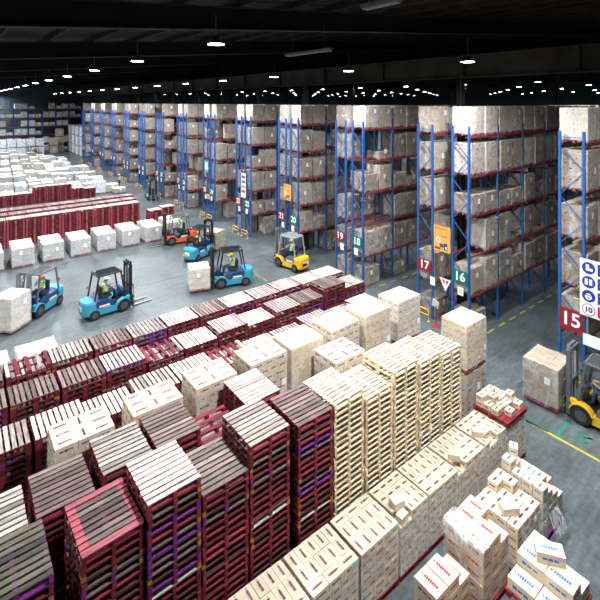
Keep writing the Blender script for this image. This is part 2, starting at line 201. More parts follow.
def thing(name, label, cat, loc=(0, 0, 0), rot=0, group=None):
    return tag(link(name, None, None, loc, rot), label, cat, group)
def struct(o): o['kind'] = 'structure'; return o
def copy_tree(root, loc, rot):
    r = root.copy(); C.objects.link(r); r.location = loc; r.rotation_euler = rot if isinstance(rot, (tuple, list)) else (0, 0, rot)
    for ch in root.children:
        c = ch.copy(); C.objects.link(c); c.parent = r
        for g in ch.children:
            d = g.copy(); C.objects.link(d); d.parent = c
    return r
def jit(c, a, rg): k = 1 + rg.uniform(-a, a); return tuple(min(1, x * k) for x in c)
def text_mesh(body, size, bold=0.0, depth=0.004):
    cu = bpy.data.curves.new('lettering', 'FONT'); cu.body = body; cu.size = size; cu.align_x = 'CENTER'; cu.align_y = 'CENTER'; cu.extrude = depth; cu.offset = bold
    o = bpy.data.objects.new('lettering', cu); C.objects.link(o)
    me = bpy.data.meshes.new_from_object(o.evaluated_get(bpy.context.evaluated_depsgraph_get()))
    bpy.data.objects.remove(o); bpy.data.curves.remove(cu)
    return me
def colour_mesh(me, col, mat):
    if 'Col' in me.attributes: me.attributes.remove(me.attributes['Col'])
    at = me.attributes.new('Col', 'FLOAT_COLOR', 'FACE'); at.data.foreach_set('color', [*col, 1.0] * len(me.polygons))
    me.materials.clear(); me.materials.append(M[mat]); return me

# ------------------------------------------------------------------ setting
W = (1, 1, 1); SUN = None
b = MB(); b.box((-26, -20, -0.2), (150, 121, 0), W); struct(b.build('floor', 'floor'))
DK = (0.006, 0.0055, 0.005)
def roof_z(x): return 12.1 + 0.085 * max(0, min(x + 14, 75 + 14)) - 0.085 * max(0, x - 75)
b = MB()                                       # corrugated roof sheet, rising away from the loading side
xs = [-26, -14, 0, 10, 20, 30, 45, 60, 75, 100, 125, 150]
for x0, x1 in zip(xs, xs[1:]):
    for y0 in range(-20, 121, 3):
        rg = random.Random(int(x0 * 100 + y0))
        for k in range(3):
            y = y0 + k
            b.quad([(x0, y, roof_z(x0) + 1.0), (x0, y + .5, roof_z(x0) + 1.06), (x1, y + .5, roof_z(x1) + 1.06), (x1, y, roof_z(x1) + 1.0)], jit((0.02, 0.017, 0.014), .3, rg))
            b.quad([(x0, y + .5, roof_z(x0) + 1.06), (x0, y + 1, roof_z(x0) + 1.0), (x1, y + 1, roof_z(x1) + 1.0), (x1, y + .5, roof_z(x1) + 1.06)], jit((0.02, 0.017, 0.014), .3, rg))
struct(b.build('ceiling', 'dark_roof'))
b = MB()                                       # purlins under the sheet
for x in [-22 + 2.4 * i for i in range(70)]:
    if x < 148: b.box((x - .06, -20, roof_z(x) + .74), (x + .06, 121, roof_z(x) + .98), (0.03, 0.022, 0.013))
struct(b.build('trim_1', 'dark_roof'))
b = MB()                                       # rafters following the slope
for y in [-10.2 + 13 * i for i in range(11)]:
    for x0, x1 in ((-26, -14), (-14, 75), (75, 150)):
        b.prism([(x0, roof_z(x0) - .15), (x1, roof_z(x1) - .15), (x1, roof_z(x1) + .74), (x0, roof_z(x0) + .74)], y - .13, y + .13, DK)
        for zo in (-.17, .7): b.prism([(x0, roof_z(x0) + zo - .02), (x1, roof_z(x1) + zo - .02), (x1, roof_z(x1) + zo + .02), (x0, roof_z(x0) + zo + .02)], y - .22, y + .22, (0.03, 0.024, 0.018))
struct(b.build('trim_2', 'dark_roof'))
COLY = [-11.6, 1, 13.2, 26.08, 32.35, 38.62, 51.16, 63.7, 76.24, 88.78]
for gi, gx in enumerate((20.9, 44.5, 68)):   # long girders on columns
    b = MB(); G = (0.028, 0.025, 0.02); gz = 0 if gi == 0 else 1.6
    b.box((gx - .02, -20, 12.3 + gz), (gx + .02, 119.8, 13.35 + gz), G)
    for z in (12.24 + gz, 13.35 + gz): b.box((gx - .2, -20, z), (gx + .2, 119.8, z + .05), G)
    y = -14
    while y < 119: b.box((gx - .17, y - .03, 12.3 + gz), (gx + .17, y + .03, 13.35 + gz), (0.016, 0.015, 0.013)); y += 5.4
    struct(b.build('trim_%d' % (3 + gi), 'dark_roof'))
    for y in (COLY if gi == 0 else [5.5, 18.1, 44.9, 57.4, 70, 82.5, 95, 107.6]):
        c = MB(); K = (0.014, 0.0135, 0.013)
        c.box((-.02, -.1, 0), (.02, .1, 12.24 + gz), K); c.box((-.19, -.12, 0), (.19, -.1, 12.24 + gz), K); c.box((-.19, .1, 0), (.19, .12, 12.24 + gz), K)
        o = c.build('column', 'paint'); o.location = (gx, y, 0); struct(o)
b = MB()                                       # clad back wall
BW = (0.035, 0.055, 0.07)
x = -26
while x < 150:
    rg = random.Random(int(x * 7)); c = jit(BW, .12, rg)
    b.box((x, 120, 0), (x + .9, 120.15, 21), c); b.box((x + .9, 119.95, 0), (x + 1.0, 120.15, 21), jit((0.022, 0.036, 0.048), .1, rg)); x += 1.0
struct(b.build('wall_back', 'paint'))
b = MB(); b.box((125, -20, 0), (125.2, 121, 21), (0.035, 0.055, 0.07)); struct(b.build('wall_right', 'paint'))
b = MB(); b.box((-26, -20.2, 0), (150, -20, 21), (0.3, 0.3, 0.3)); struct(b.build('wall_front', 'paint'))

# floor markings
def floor_strip(name, label, pts, w, col, dash=None, z=0.004):
    b = MB()
    for (x0, y0), (x1, y1) in zip(pts, pts[1:]):
        L = math.hypot(x1 - x0, y1 - y0); ux, uy = (x1 - x0) / L, (y1 - y0) / L
        segs = [(0, L)] if not dash else [(t, min(L, t + dash[0])) for t in [i * (dash[0] + dash[1]) for i in range(int(L / (dash[0] + dash[1])) + 1)]]
        for t0, t1 in segs:
            if t1 - t0 < .02: continue
            px, py = -uy * w / 2, ux * w / 2
            b.box((t0, -w / 2, 0), (t1, w / 2, z), col, 0, Matrix(((ux, -uy, 0, x0), (uy, ux, 0, y0), (0, 0, 1, 0), (0, 0, 0, 1))))
    o = b.build(name, 'sign'); struct(o); return o
YL = (0.55, 0.42, 0.05); GR = (0.03, 0.22, 0.13)
floor_strip('floor_line', '', [(15.7, 2), (15.7, 8.3)], .09, YL)
floor_strip('floor_line', '', [(15.4, 21), (15.4, 27.5)], .08, (0.3, 0.25, 0.06), (.6, .35))
floor_strip('floor_line', '', [(20.2, 11.35), (46, 11.35)], .1, (0.45, 0.36, 0.09), (.55, .5))
floor_strip('floor_line', '', [(20.2, 18.2), (40, 18.2)], .1, (0.45, 0.36, 0.09), (.55, .5))
floor_strip('floor_line', '', [(15.75, 6.45), (16.75, 6.5)], .12, GR)
for i in range(9):
    rg = random.Random(i); x, y = 15.9 + rg.uniform(0, .55), 5.2 + rg.uniform(0, .85)
    floor_strip('floor_line', '', [(x, y), (x + rg.uniform(.1, .3), y + rg.uniform(-.4, .4))], rg.uniform(.05, .12), (0.04, 0.2, 0.14))
floor_strip('floor_line', '', [(15.72, 7.9), (15.8, 6.7)], .2, (0.05, 0.15, 0.12))
floor_strip('floor_line', '', [(15.1, 23.2), (15.2, 21.8)], .3, (0.04, 0.15, 0.1))
for y in (20, 27, 34): floor_strip('floor_joint', '', [(-20, y), (19, y)], .025, (0.03, 0.035, 0.036), z=.002)
for x in (1, 8, 15): floor_strip('floor_joint', '', [(x, 17), (x, 110)], .025, (0.03, 0.035, 0.036), z=.0025)

# ------------------------------------------------------------------ pallets
RED = (0.16, 0.016, 0.026); RED2 = (0.22, 0.024, 0.036); PUR = (0.15, 0.018, 0.15); FARRED = (0.36, 0.058, 0.075); NAT = (0.66, 0.52, 0.34); ORG = (0.42, 0.16, 0.03)
DECK = {
 'grey':  [(0.162, 0.133, 0.110), (0.194, 0.148, 0.123), (0.135, 0.117, 0.097), (0.216, 0.168, 0.145), (0.178, 0.128, 0.119)],
 'dark':  [(0.057, 0.047, 0.040), (0.075, 0.064, 0.049), (0.046, 0.041, 0.035), (0.096, 0.085, 0.061), (0.060, 0.054, 0.049)],
 'mauve': [(0.150, 0.099, 0.096), (0.127, 0.082, 0.081), (0.177, 0.124, 0.111), (0.109, 0.082, 0.074), (0.200, 0.150, 0.133)],
 'pink':  [(0.357, 0.242, 0.242), (0.403, 0.317, 0.306), (0.380, 0.288, 0.288), (0.334, 0.230, 0.242), (0.414, 0.357, 0.334)],
 'pale':  [(0.654, 0.543, 0.511), (0.686, 0.598, 0.559), (0.638, 0.495, 0.463), (0.670, 0.583, 0.527), (0.591, 0.431, 0.367)],
 'beige': [(0.310, 0.267, 0.223), (0.360, 0.316, 0.273), (0.273, 0.236, 0.211), (0.397, 0.353, 0.310), (0.322, 0.260, 0.236)],
 'black': [(0.02, 0.012, 0.012), (0.03, 0.018, 0.018)],  # board colour carries the shade inside the far pallets' openings
 'red':   [(0.10, 0.030, 0.028), (0.085, 0.026, 0.024), (0.12, 0.062, 0.05)],
 'nat':   [(0.722, 0.632, 0.469), (0.758, 0.676, 0.523), (0.686, 0.578, 0.406), (0.740, 0.650, 0.505)],
}
PX, PY, PH = 1.0, 1.2, 0.142
def pallet_parts(deck, frame, seed):
    """boards run along x; three stringers run along y"""
    rg = random.Random(seed); pal = DECK[deck]; parts = []
    t = MB(); n = 9; pitch = PY / n
    for i in range(n):
        gp = .055 if frame is NAT else .042; y0 = -PY / 2 + i * pitch + gp / 2; w = pitch - gp; e = rg.uniform(-.006, .006)
        col = jit(rg.choice(pal), .28 if deck != 'nat' else .1, rg)
        t.box((-PX / 2 + e, y0, .122), (PX / 2 + e, y0 + w, .14 + rg.uniform(-.002, .002)), col)
        if deck == 'edged': pass
    if seed % 7 == 5:       # painted board ends
        for i in range(n):
            y0 = -PY / 2 + i * pitch + .015; t.box((-PX / 2 - .004, y0, .12), (-PX / 2 + .14, y0 + pitch - .03, .1425), (0.42, 0.09, 0.11))
            t.box((PX / 2 - .12, y0, .12), (PX / 2 + .004, y0 + pitch - .03, .1425), (0.36, 0.08, 0.1))
        t.box((-PX / 2, PY / 2 - .12, .12), (PX / 2, PY / 2, .143), (0.34, 0.09, 0.11)); t.box((-PX / 2, -PY / 2, .12), (PX / 2, -PY / 2 + .12, .143), (0.38, 0.1, 0.12))
    parts.append(('top_deck', t))
    for sx in (-1, 0, 1):
        s = MB(); x0 = sx * (PX / 2 - .035); w = .035
        fc = jit(frame, .18, rg)
        s.box((x0 - w, -PY / 2 + .01, .096), (x0 + w, PY / 2 - .01, .122), fc)
        for k, yc in enumerate((-PY / 2 + .075, 0, PY / 2 - .075)):
            bc = ORG if rg.random() < .1 and frame is not NAT else fc
            s.box((x0 - w, yc - .065, .018), (x0 + w, yc + .065, .096), bc)
        parts.append(('stringer', s))
    d = MB()
    for i, yc in enumerate((-PY / 2 + .06, -.3, 0, .3, PY / 2 - .06)):
        c = frame if rg.random() < .8 else rg.choice(pal)
        d.box((-PX / 2, yc - .05, 0), (PX / 2, yc + .05, .018), jit(c, .2, rg))
    parts.append(('bottom_deck', d))
    return parts
FR = {'far': FARRED, 'red': RED, 'red2': RED2, 'purple': PUR, 'nat': NAT, 'natred': NAT}
PALC = {}
def pallet_kind(deck, frame, seed):
    k = (deck, frame, seed)
    if k not in PALC:
        parts = pallet_parts(deck, FR[frame], seed); allm = MB(); I = Matrix()
        for n, p in parts: allm.add(p, I)
        PALC[k] = {'parts': parts, 'all': allm, 'meshes': None, 'mesh': None}
    return PALC[k]
STUFF_PAL = MB(); NPAL = [0]
def put_pallet(key, kind, loc, rot, flip, label, group, detailed=True):
    P = pallet_kind(*kind)
    if chosen('pallet', key):
        rt = (PI, 0, rot) if flip else (0, 0, rot); L = (loc[0], loc[1], loc[2] + (.145 if flip else 0))
        if detailed:
            if P['meshes'] is None: P['meshes'] = [(n, p.mesh(n, 'wood')) for n, p in P['parts']]
            o = link('wooden_pallet', None, None, L, rt)
            for n, me in P['meshes']: link(n, me, o)
        else:
            if P['mesh'] is None: P['mesh'] = P['all'].mesh('wooden_pallet', 'wood')
            o = link('wooden_pallet', P['mesh'], None, L, rt)
        tag(o, label, 'pallet', group); ITEMS.setdefault('pallet', []).append((key, o)); NPAL[0] += 1
    else:
        mt = Matrix.Translation((loc[0], loc[1], loc[2] + (.145 if flip else 0))) @ Matrix.Rotation(rot, 4, 'Z') @ (Matrix.Rotation(PI, 4, 'X') if flip else Matrix())
        STUFF_PAL.add(P['all'], mt)
def pallet_stack(rk, si, where, group, xc, yc, n, top, turned=False, rot=0.0, detailed=True, body='red', flip_top=False, z0=0.0, word='crimson', special={}, jitter=.012):
    for k in range(n):
        t = n - 1 - k; rg = random.Random(ord(rk[0]) * 7919 + si * 613 + k * 31)
        if t == 0: kind = top; wd = {'nat': 'pale', 'purple': 'purple', 'natred': 'pale'}.get(top[1], word)
        elif body == 'far': kind = ('black', 'far', rg.randrange(3)); wd = 'crimson'  # near-black boards paint the openings dark
        elif body == 'nat': kind = ('nat', 'nat', rg.randrange(3)); wd = 'pale'
        else:
            r = rg.random()
            kind = ('mauve', 'purple', rg.randrange(2)) if r < .13 else ((rg.choice(['red', 'red', 'mauve', 'beige']), rg.choice(['red', 'red', 'red2']), rg.randrange(3)))
            wd = 'purple' if kind[1] == 'purple' else 'crimson'
        if t in special: kind = special[t]; wd = 'purple' if kind[1] == 'purple' else wd
        if t == 0: pos = 'topmost'
        else: pos = ORD[t + 1] + ' from top'
        lab = '%s wooden pallet %s, %s' % (wd, pos, where)
        j = jitter if t else jitter * .5
        put_pallet('%s%d_%d' % (rk, si, t), kind, (xc + rg.uniform(-j, j), yc + rg.uniform(-j, j), z0 + k * PH), rot + (PI / 2 if turned else 0) + rg.uniform(-.008, .008), flip_top and t == 0, lab, group, detailed)
# nearest row: x centre, y centre, layers
S1 = [(0.78, 8.42, 26, ('dark', 'purple', 1), 0, 'red'), (2.16, 8.42, 26, ('mauve', 'red', 5), .03, 'red'), (3.22, 8.37, 28, ('pale', 'red2', 2), .01, 'red'),
      (4.28, 8.40, 25, ('grey', 'red', 3), 0, 'red'), (5.33, 8.42, 28, ('beige', 'red2', 4), .015, 'red'), (6.58, 8.40, 27, ('mauve', 'red2', 6), -.02, 'red'),
      (7.66, 8.45, 27, ('nat', 'nat', 1), .02, 'nat'), (8.72, 8.42, 25, ('nat', 'nat', 2), 0, 'nat'), (9.78, 8.42, 27, ('nat', 'nat', 4), .015, 'nat'),
      (10.83, 8.40, 26, ('nat', 'nat', 0), .02, 'nat'), (11.88, 8.40, 25, ('nat', 'nat', 6), 0.0, 'nat')]
for i, (x, y, n, top, rot, body) in enumerate(S1):
    sp = {}
    if i == 5: sp = {3: ('mauve', 'purple', 1), 4: ('mauve', 'purple', 0)}
    if i == 2: sp = {3: ('mauve', 'purple', 1), 5: ('mauve', 'purple', 0), 6: ('mauve', 'purple', 1), 8: ('mauve', 'purple', 0), 10: ('mauve', 'purple', 1)}
    if i == 3: sp = {3: ('mauve', 'purple', 0), 4: ('grey', 'red', 1)}
    if i == 1: sp = {4: ('mauve', 'purple', 0), 1: ('beige', 'red', 1)}
    if i == 0: sp = {0: ('dark', 'purple', 1), 1: ('mauve', 'red', 1)}
    pallet_stack('a', i, '%s stack from left in nearest tall row' % ORD[i + 1], 'pallets in the nearest row of tall stacks', x, y, n, top, False, rot, True, body, special=sp, jitter=.01)
# second row
S2 = [(0.62, 9.85, 24, ('beige', 'red', 1), False), (1.76, 9.98, 24, ('mauve', 'red', 4), False), (2.93, 10.05, 25, ('beige', 'red', 2), False),
      (4.02, 10.08, 25, ('mauve', 'red', 3), False), (5.12, 9.85, 22, ('pink', 'red', 4), True), (6.26, 10.08, 25, ('pale', 'red2', 1), False)]
for i, (x, y, n, top, fl) in enumerate(S2):
    pallet_stack('b', i, '%s stack from left in second row' % ORD[i + 1], 'pallets in the second row of stacks', x, y, n, top, False, 0, True, 'red', flip_top=fl, special={0: top})
# three long low rows turned the other way
tops = ['pale', 'beige', 'pink', 'grey', 'pale', 'pink', 'mauve', 'pale', 'pink', 'pale', 'pink', 'pale', 'pale']
ROWS = [('c', 12.97, 20, 'low row just behind boxes', [-.27 + 1.245 * k for k in range(12)]),
        ('d', 14.79, 20, 'middle long low row', [.64 + 1.245 * k for k in range(12)]),
        ('e', 16.3, 20, 'long low row beside forklift aisle', [.66 + 1.245 * k for k in range(12)])]
for rk, y, n, nm, xs in ROWS:
    for i, x in enumerate(xs):
        rg = random.Random(ord(rk) * 99 + i)
        d = {'c': ['pale', 'beige', 'pale', 'pale', 'beige', 'pale', 'pale', 'pale', 'pink', 'pink', 'pink', 'pale'],
             'd': ['grey', 'mauve', 'mauve', 'beige', 'pink', 'pale', 'pink', 'pale', 'pink', 'mauve', 'grey', 'beige'],
             'e': ['grey', 'pink', 'beige', 'mauve', 'beige', 'pale', 'mauve', 'pale', 'pink', 'pink', 'pale', 'pale']}[rk][i]
        fl = (rk == 'e' and i == 1) or (rk == 'd' and i == 4) or (rk == 'c' and i == 6)
        fr = 'purple' if (rk, i) in (('e', 4), ('d', 3)) else 'red'
        nn = n + (2 if (rk == 'd' and i == 10) else 0) + rg.choice([0, 0, 0, -1 if rk != 'e' else 0])
        pallet_stack(rk, i, '%s stack from left, %s' % (ORD[i + 1], nm), 'pallets in the ' + nm, x + rg.uniform(-.012, .012), y + rg.uniform(-.03, .03), nn, (d, fr, rg.randrange(5)), True, 0, True, 'red', flip_top=fl)
# far red block, three deep, and the stacks beside it
for r in range(3):
    for i in range(9):
        top = ('pale' if r == 0 else 'pink', 'red2', (i * 2 + r) % 5)
        pallet_stack('f' if r == 0 else 'gh'[r - 1], i, '%s stack from left, %s line of far red block' % (ORD[i + 1], ['front', 'middle', 'back'][r]), 'pallets of the far red block', 2.75 + i * 1.245 + (.3 * r), 40.6 + r * 1.75, 15, top, True, 0, False, 'far')
for i, (x, y, n) in enumerate(((14.9, 40.9, 8), (16.3, 41.5, 8))):
    pallet_stack('i', i, ['left', 'right'][i] + ' low stack beside far red block', 'pallets of two low stacks by the far red block', x, y, n, ('pale', 'red2', i), True, 0, False, 'far')
for i in range(8):
    n = [9, 9, 9, 13, 13, 13, 9, 8][i]
    pallet_stack('j', i, '%s stack from left behind far red block' % ORD[i + 1], 'pallets in the short row behind the far red block', 3.9 + i * 1.27, 56.0, n, ('pale', 'red2', i % 3), True, 0, False, 'far')
if STUFF_PAL.v:
    o = STUFF_PAL.build('pallet_stacks', 'wood'); o['kind'] = 'stuff'; tag(o, 'remaining mostly hidden wooden pallets lower down in the crimson and pale stacks', 'pallets')

# ------------------------------------------------------------------ cartons
TAN = (0.72, 0.59, 0.44)
INK = {'red': (0.10, 0.012, 0.02), 'bright': (0.5, 0.03, 0.04), 'blue': (0.03, 0.17, 0.5), 'yellow': (0.62, 0.45, 0.10), 'faint': (0.5, 0.24, 0.18), 'none': None}
def print_marks(mb, o, u, v, L, Wd, ink, rg, small=False):
    """a printed word bar and a paler block on the face spanned by u (length L) and v (width Wd)"""
    if ink is None: return
    o, u, v = Vector(o), Vector(u), Vector(v); n = u.cross(v).normalized() * .0015
    def q(a0, a1, b0, b1, c): mb.quad([o + u * a + v * b + n for a, b in ((a0, b0), (a1, b0), (a1, b1), (a0, b1))], c)
    k = 3 if small else 7; a = .2 * L; w = .6 * L / k
    for i in range(k):
        hh = Wd * rg.uniform(.15, .22); yc = Wd * .5
        q(a + i * w, a + (i + .82) * w, yc - hh / 2, yc + hh / 2, ink)
    if not small:
        q(.3 * L, .68 * L, Wd * .62, Wd * .72, tuple(.55 * t + .45 * c for t, c in zip(TAN, (0.35, 0.36, 0.5))))
        q(.84 * L, .9 * L, Wd * .45, Wd * .55, (0.05, 0.07, 0.2))
def carton_geo(mb, w, d, h, style, rg, at=(0, 0, 0), rot=0, tone=1.0, top_print=True, side=True, small=False):
    m = MB(); c = tuple(x * tone for x in jit(TAN, .06, rg)); g = .0045
    m.box((-w / 2 + g, -d / 2 + g, 0), (w / 2 - g, d / 2 - g, h - .002), c)
    tape = tuple(min(1, x * 1.12) for x in c)
    ink = INK[style]
    lx = w >= d
    L, Wd = (w, d) if lx else (d, w)
    if lx: m.quad([(-w / 2 + g, -.012, h - .0015), (w / 2 - g, -.012, h - .0015), (w / 2 - g, .012, h - .0015), (-w / 2 + g, .012, h - .0015)], tape)
    else: m.quad([(-.012, -d / 2 + g, h - .0015), (.012, -d / 2 + g, h - .0015), (.012, d / 2 - g, h - .0015), (-.012, d / 2 - g, h - .0015)], tape)
    if top_print:
        if lx: print_marks(m, (-w / 2, -d / 2, h), (1, 0, 0), (0, 1, 0), L, Wd, ink, rg, small)
        else: print_marks(m, (w / 2, -d / 2, h), (0, 1, 0), (-1, 0, 0), L, Wd, ink, rg, small)
    if side:
        print_marks(m, (-w / 2, -d / 2 + g, 0), (1, 0, 0), (0, 0, 1), w, h, ink, rg, True)
        print_marks(m, (-w / 2 + g, d / 2, 0), (0, -1, 0), (0, 0, 1), d, h, ink, rg, True)
    mb.add(m, Matrix.Translation(at) @ Matrix.Rotation(rot, 4, 'Z'))
CART = {}
STUFF_CART = MB()
def put_carton(key, w, d, h, style, loc, rot, label, group, var=0, sticker=None, name='carton'):
    k = (round(w, 3), round(d, 3), round(h, 3), style, var, sticker)
    if k not in CART:
        mb = MB(); carton_geo(mb, w, d, h, style, random.Random(var * 17 + int(w * 100)))
        if sticker:
            c = {'green': (0.45, 0.72, 0.6), 'pink': (0.72, 0.42, 0.55), 'white': (0.85, 0.85, 0.85)}[sticker]
            mb.quad([(w / 2 - .16, -d / 2 + .001, h - .1), (w / 2 - .04, -d / 2 + .001, h - .1), (w / 2 - .04, -d / 2 + .001, h), (w / 2 - .16, -d / 2 + .001, h)], c)
            mb.quad([(w / 2 - .16, -d / 2, h + .0008), (w / 2 - .04, -d / 2, h + .0008), (w / 2 - .04, -d / 2 + .05, h + .0008), (w / 2 - .16, -d / 2 + .05, h + .0008)], c)
        CART[k] = [mb, None]
    P = CART[k]
    if chosen('carton', key):
        if P[1] is None: P[1] = P[0].mesh('carton', 'card')
        o = link(name, P[1], None, loc, rot); tag(o, label, 'carton', group); ITEMS.setdefault('carton', []).append((key, o)); return o
    rt = Matrix.Rotation(rot, 4, 'Z') if not isinstance(rot, tuple) else (Matrix.Rotation(rot[2], 4, 'Z') @ Matrix.Rotation(rot[1], 4, 'Y') @ Matrix.Rotation(rot[0], 4, 'X'))
    STUFF_CART.add(P[0], Matrix.Translation(loc) @ rt)
def layout(kind, W_, D_):
    """cells (x, y, w, d) with the origin at the near left corner, first line at the back"""
    r = []
    def row(y0, y1, n): r.extend([(i * W_ / n, y0, W_ / n, y1 - y0) for i in range(n)])
    if kind == 'a': row(.76 * D_, D_, 3); row(.38 * D_, .76 * D_, 5); row(0, .38 * D_, 5)
    if kind == 'b': row(.62 * D_, D_, 5); row(.24 * D_, .62 * D_, 5); row(0, .24 * D_, 3)
    if kind == 'c': row(.75 * D_, D_, 5); row(.5 * D_, .75 * D_, 5); row(.25 * D_, .5 * D_, 4); row(0, .25 * D_, 4)
    if kind == 'd': row(.75 * D_, D_, 4); row(.5 * D_, .75 * D_, 4); row(.25 * D_, .5 * D_, 5); row(0, .25 * D_, 5)
    if kind == 'e':
        for j in range(3): r.extend([(0, j * D_ / 3, .38 * W_, D_ / 3), (.62 * W_, j * D_ / 3, .38 * W_, D_ / 3)])
        for j in range(2): r.append((.38 * W_, j * D_ / 2, .24 * W_, D_ / 2))
    return r
def simple_pallet(mb, x0, y0, z0, w, d, col, mi=0):
    for k in range(3):
        yc = y0 + d * (.06 + .44 * k); mb.box((x0, yc - .05, z0), (x0 + w, yc + .05, z0 + .02), col, mi)
        for j in range(3):
            xc = x0 + w * (.06 + .44 * j); mb.box((xc - .06, yc - .05, z0 + .02), (xc + .06, yc + .05, z0 + .105), col, mi)
    for k in range(7): mb.box((x0, y0 + d * k / 7 + .008, z0 + .105), (x0 + w, y0 + d * (k + 1) / 7 - .008, z0 + .138), col, mi)
def base_pallet(x0, y0, z0, w, d, col, label):
    b = MB(); simple_pallet(b, -w / 2, -d / 2, 0, w, d, col)
    o = b.build('wooden_pallet', 'wood'); o.location = (x0 + w / 2, y0 + d / 2, z0); tag(o, label, 'pallet'); return o
def film_sheet(mb, x0, y0, z0, x1, y1, z1, rg, wob=.018, n=7):
    """a crinkled skin round a block: four sides"""
    loop = [(x0 + (x1 - x0) * i / n, y0) for i in range(n)] + [(x1, y0 + (y1 - y0) * i / n) for i in range(n)] + [(x1 - (x1 - x0) * i / n, y1) for i in range(n)] + [(x0, y1 - (y1 - y0) * i / n) for i in range(n)]
    m = len(loop); cx, cy = (x0 + x1) / 2, (y0 + y1) / 2; k0 = len(mb.v); nz = 6
    for j in range(nz + 1):
        z = z0 + (z1 - z0) * j / nz
        for x, y in loop:
            o = rg.uniform(.002, wob); dx, dy = x - cx, y - cy; l = math.hypot(dx, dy)
            mb.v.append((x + dx / l * o, y + dy / l * o, z))
    for j in range(nz):
        for i in range(m):
            mb.f.append((k0 + j * m + i, k0 + j * m + (i + 1) % m, k0 + (j + 1) * m + (i + 1) % m, k0 + (j + 1) * m + i)); mb.c.append((.9, .9, .9)); mb.m.append(0)
    return k0 + nz * m, m
FRONT = [(4.23, 1.26, 'b', 'red', 7), (5.55, 1.25, 'b', 'red', 7), (6.87, 1.21, 'a', 'red', 7), (8.15, 1.04, 'd', 'red', 7), (9.24, 1.22, 'c', 'red', 7), (10.53, 1.22, 'c', 'red', 7), (11.83, 1.10, 'd', 'red', 7), (13.0, 1.10, 'c', 'red', 7)]
FY, FD, TH = 6.69, 1.0, .18
for si, (x0, w, lk, ink, nt_) in enumerate(FRONT):
    cells = layout(lk, w, FD); nm = '%s front aisle stack' % ORD[si + 1]
    base_pallet(x0 - .02, FY - .03, 0, w + .03, FD + .05, RED2 if si % 2 else RED, 'crimson pallet under the %s carton stack from left along front aisle' % ORD[si + 1])
    gaps = {3: [(0, 1), (1, 2)], 5: [(0, 2)], 6: [(1, 2), (2, 2)]}.get(si, [])
    for t in range(nt_):
        lay = layout({'a': 'b', 'b': 'a', 'c': 'd', 'd': 'c'}[lk] if t % 2 else lk, w, FD)
        ys = sorted({round(c[1], 3) for c in lay}, reverse=True)
        for ci, (cx, cy, cw, cd) in enumerate(lay):
            if t and cx > .02 and cy > .02 and cx + cw < w - .02 and cy + cd < FD - .02: continue
            ln = ys.index(round(cy, 3)); pl = sum(1 for c in lay[:ci] if round(c[1], 3) == round(cy, 3))
            if t == 0 and len(ys) - 1 - ln == 0 and si in (3, 5, 6) and pl in {3: (0, 1), 5: (0,), 6: (1, 2)}[si]: continue
            rg = random.Random(si * 977 + t * 61 + ci)
            lab = 'tan carton, %s tier, %s line from back, %s place, %s' % ('top' if t == 0 else ORD[t + 1], ORD[ln + 1], ORD[pl + 1], nm)
            st = 'green' if (t == 0 and ln == len(ys) - 1 and pl == 3) or (lk == 'a' and t == 0 and ln == 2 and pl == 4) or (lk == 'b' and t == 0 and ln == 2 and pl == 2) else None
            put_carton('F%d_%d_%d' % (si, t, ci), cw, cd, TH - .002, ink, (x0 + cx + cw / 2 + rg.uniform(-.004, .004), FY + cy + cd / 2 + rg.uniform(-.004, .004), .14 + (nt_ - 1 - t) * TH), rg.uniform(-.008, .008), lab, 'cartons of the stacks along the front aisle', rg.randrange(3), st)
    # film left hanging on the sides
    b = MB(); rg = random.Random(si + 5)
    film_sheet(b, x0 - .012, FY - .012, .146, x0 + w + .012, FY + FD + .012, .14 + nt_ * TH - (.02 if si < 3 else .1), rg, .014)
    o = b.build('stretch_wrap', 'film' if si < 3 else 'film_thick'); tag(o, 'clear stretch wrap round the sides of the %s carton stack along front aisle' % ORD[si + 1], 'plastic wrap')
TOPZ = .14 + 7 * TH
put_carton('X0', .28, .19, .17, 'none', (8.34, 6.80, TOPZ - TH), .1, 'plain tan carton lying askew at the near corner of the fourth front stack', 'loose cartons lying on the front stacks')
put_carton('X0b', .31, .25, .17, 'none', (8.40, 7.0, TOPZ), -.2, 'plain tan carton tilted on top of the fourth front stack', 'loose cartons lying on the front stacks', 1, 'green')
put_carton('X1', .30, .22, .16, 'none', (10.72, 6.98, TOPZ), -.9, 'plain open tan carton lying crosswise on the sixth front stack', 'loose cartons lying on the front stacks', 2)
put_carton('X2', .30, .22, .16, 'none', (12.0, 7.05, TOPZ), -.8, 'plain tan carton lying crosswise on the seventh front stack', 'loose cartons lying on the front stacks', 2)
# pallet with loose cartons on top of the last front stack
o = base_pallet(12.93, 6.62, TOPZ + .002, 1.2, 1.14, RED2, 'red pallet carrying loose cartons on top of the last front stack')
k = 0
for j in range(4):
    for i in range(4):
        if (i, j) in ((0, 0), (2, 0)): continue
        rg = random.Random(i * 7 + j)
        put_carton('T0_%d' % k, .26, .22, .16, 'red', (13.12 + i * .27 + rg.uniform(-.015, .015), 6.82 + j * .25 + rg.uniform(-.015, .015), TOPZ + .142), rg.uniform(-.1, .1), 'small carton on red pallet atop last front stack, %s line from aisle, %s from left' % (ORD[j + 1], ORD[i + 1]), 'small cartons on the raised red pallet', rg.randrange(3)); k += 1
for k, (i, j) in enumerate(((0, 3), (1, 2), (2, 3), (1, 3), (3, 1))):
    put_carton('T1_%d' % k, .26, .22, .16, 'red', (13.13 + i * .265, 6.84 + j * .245, TOPZ + .304), .05 * k - .1, 'small carton in the upper tier on the raised red pallet, %s from back' % ORD[k + 1], 'small cartons on the raised red pallet', k % 3)

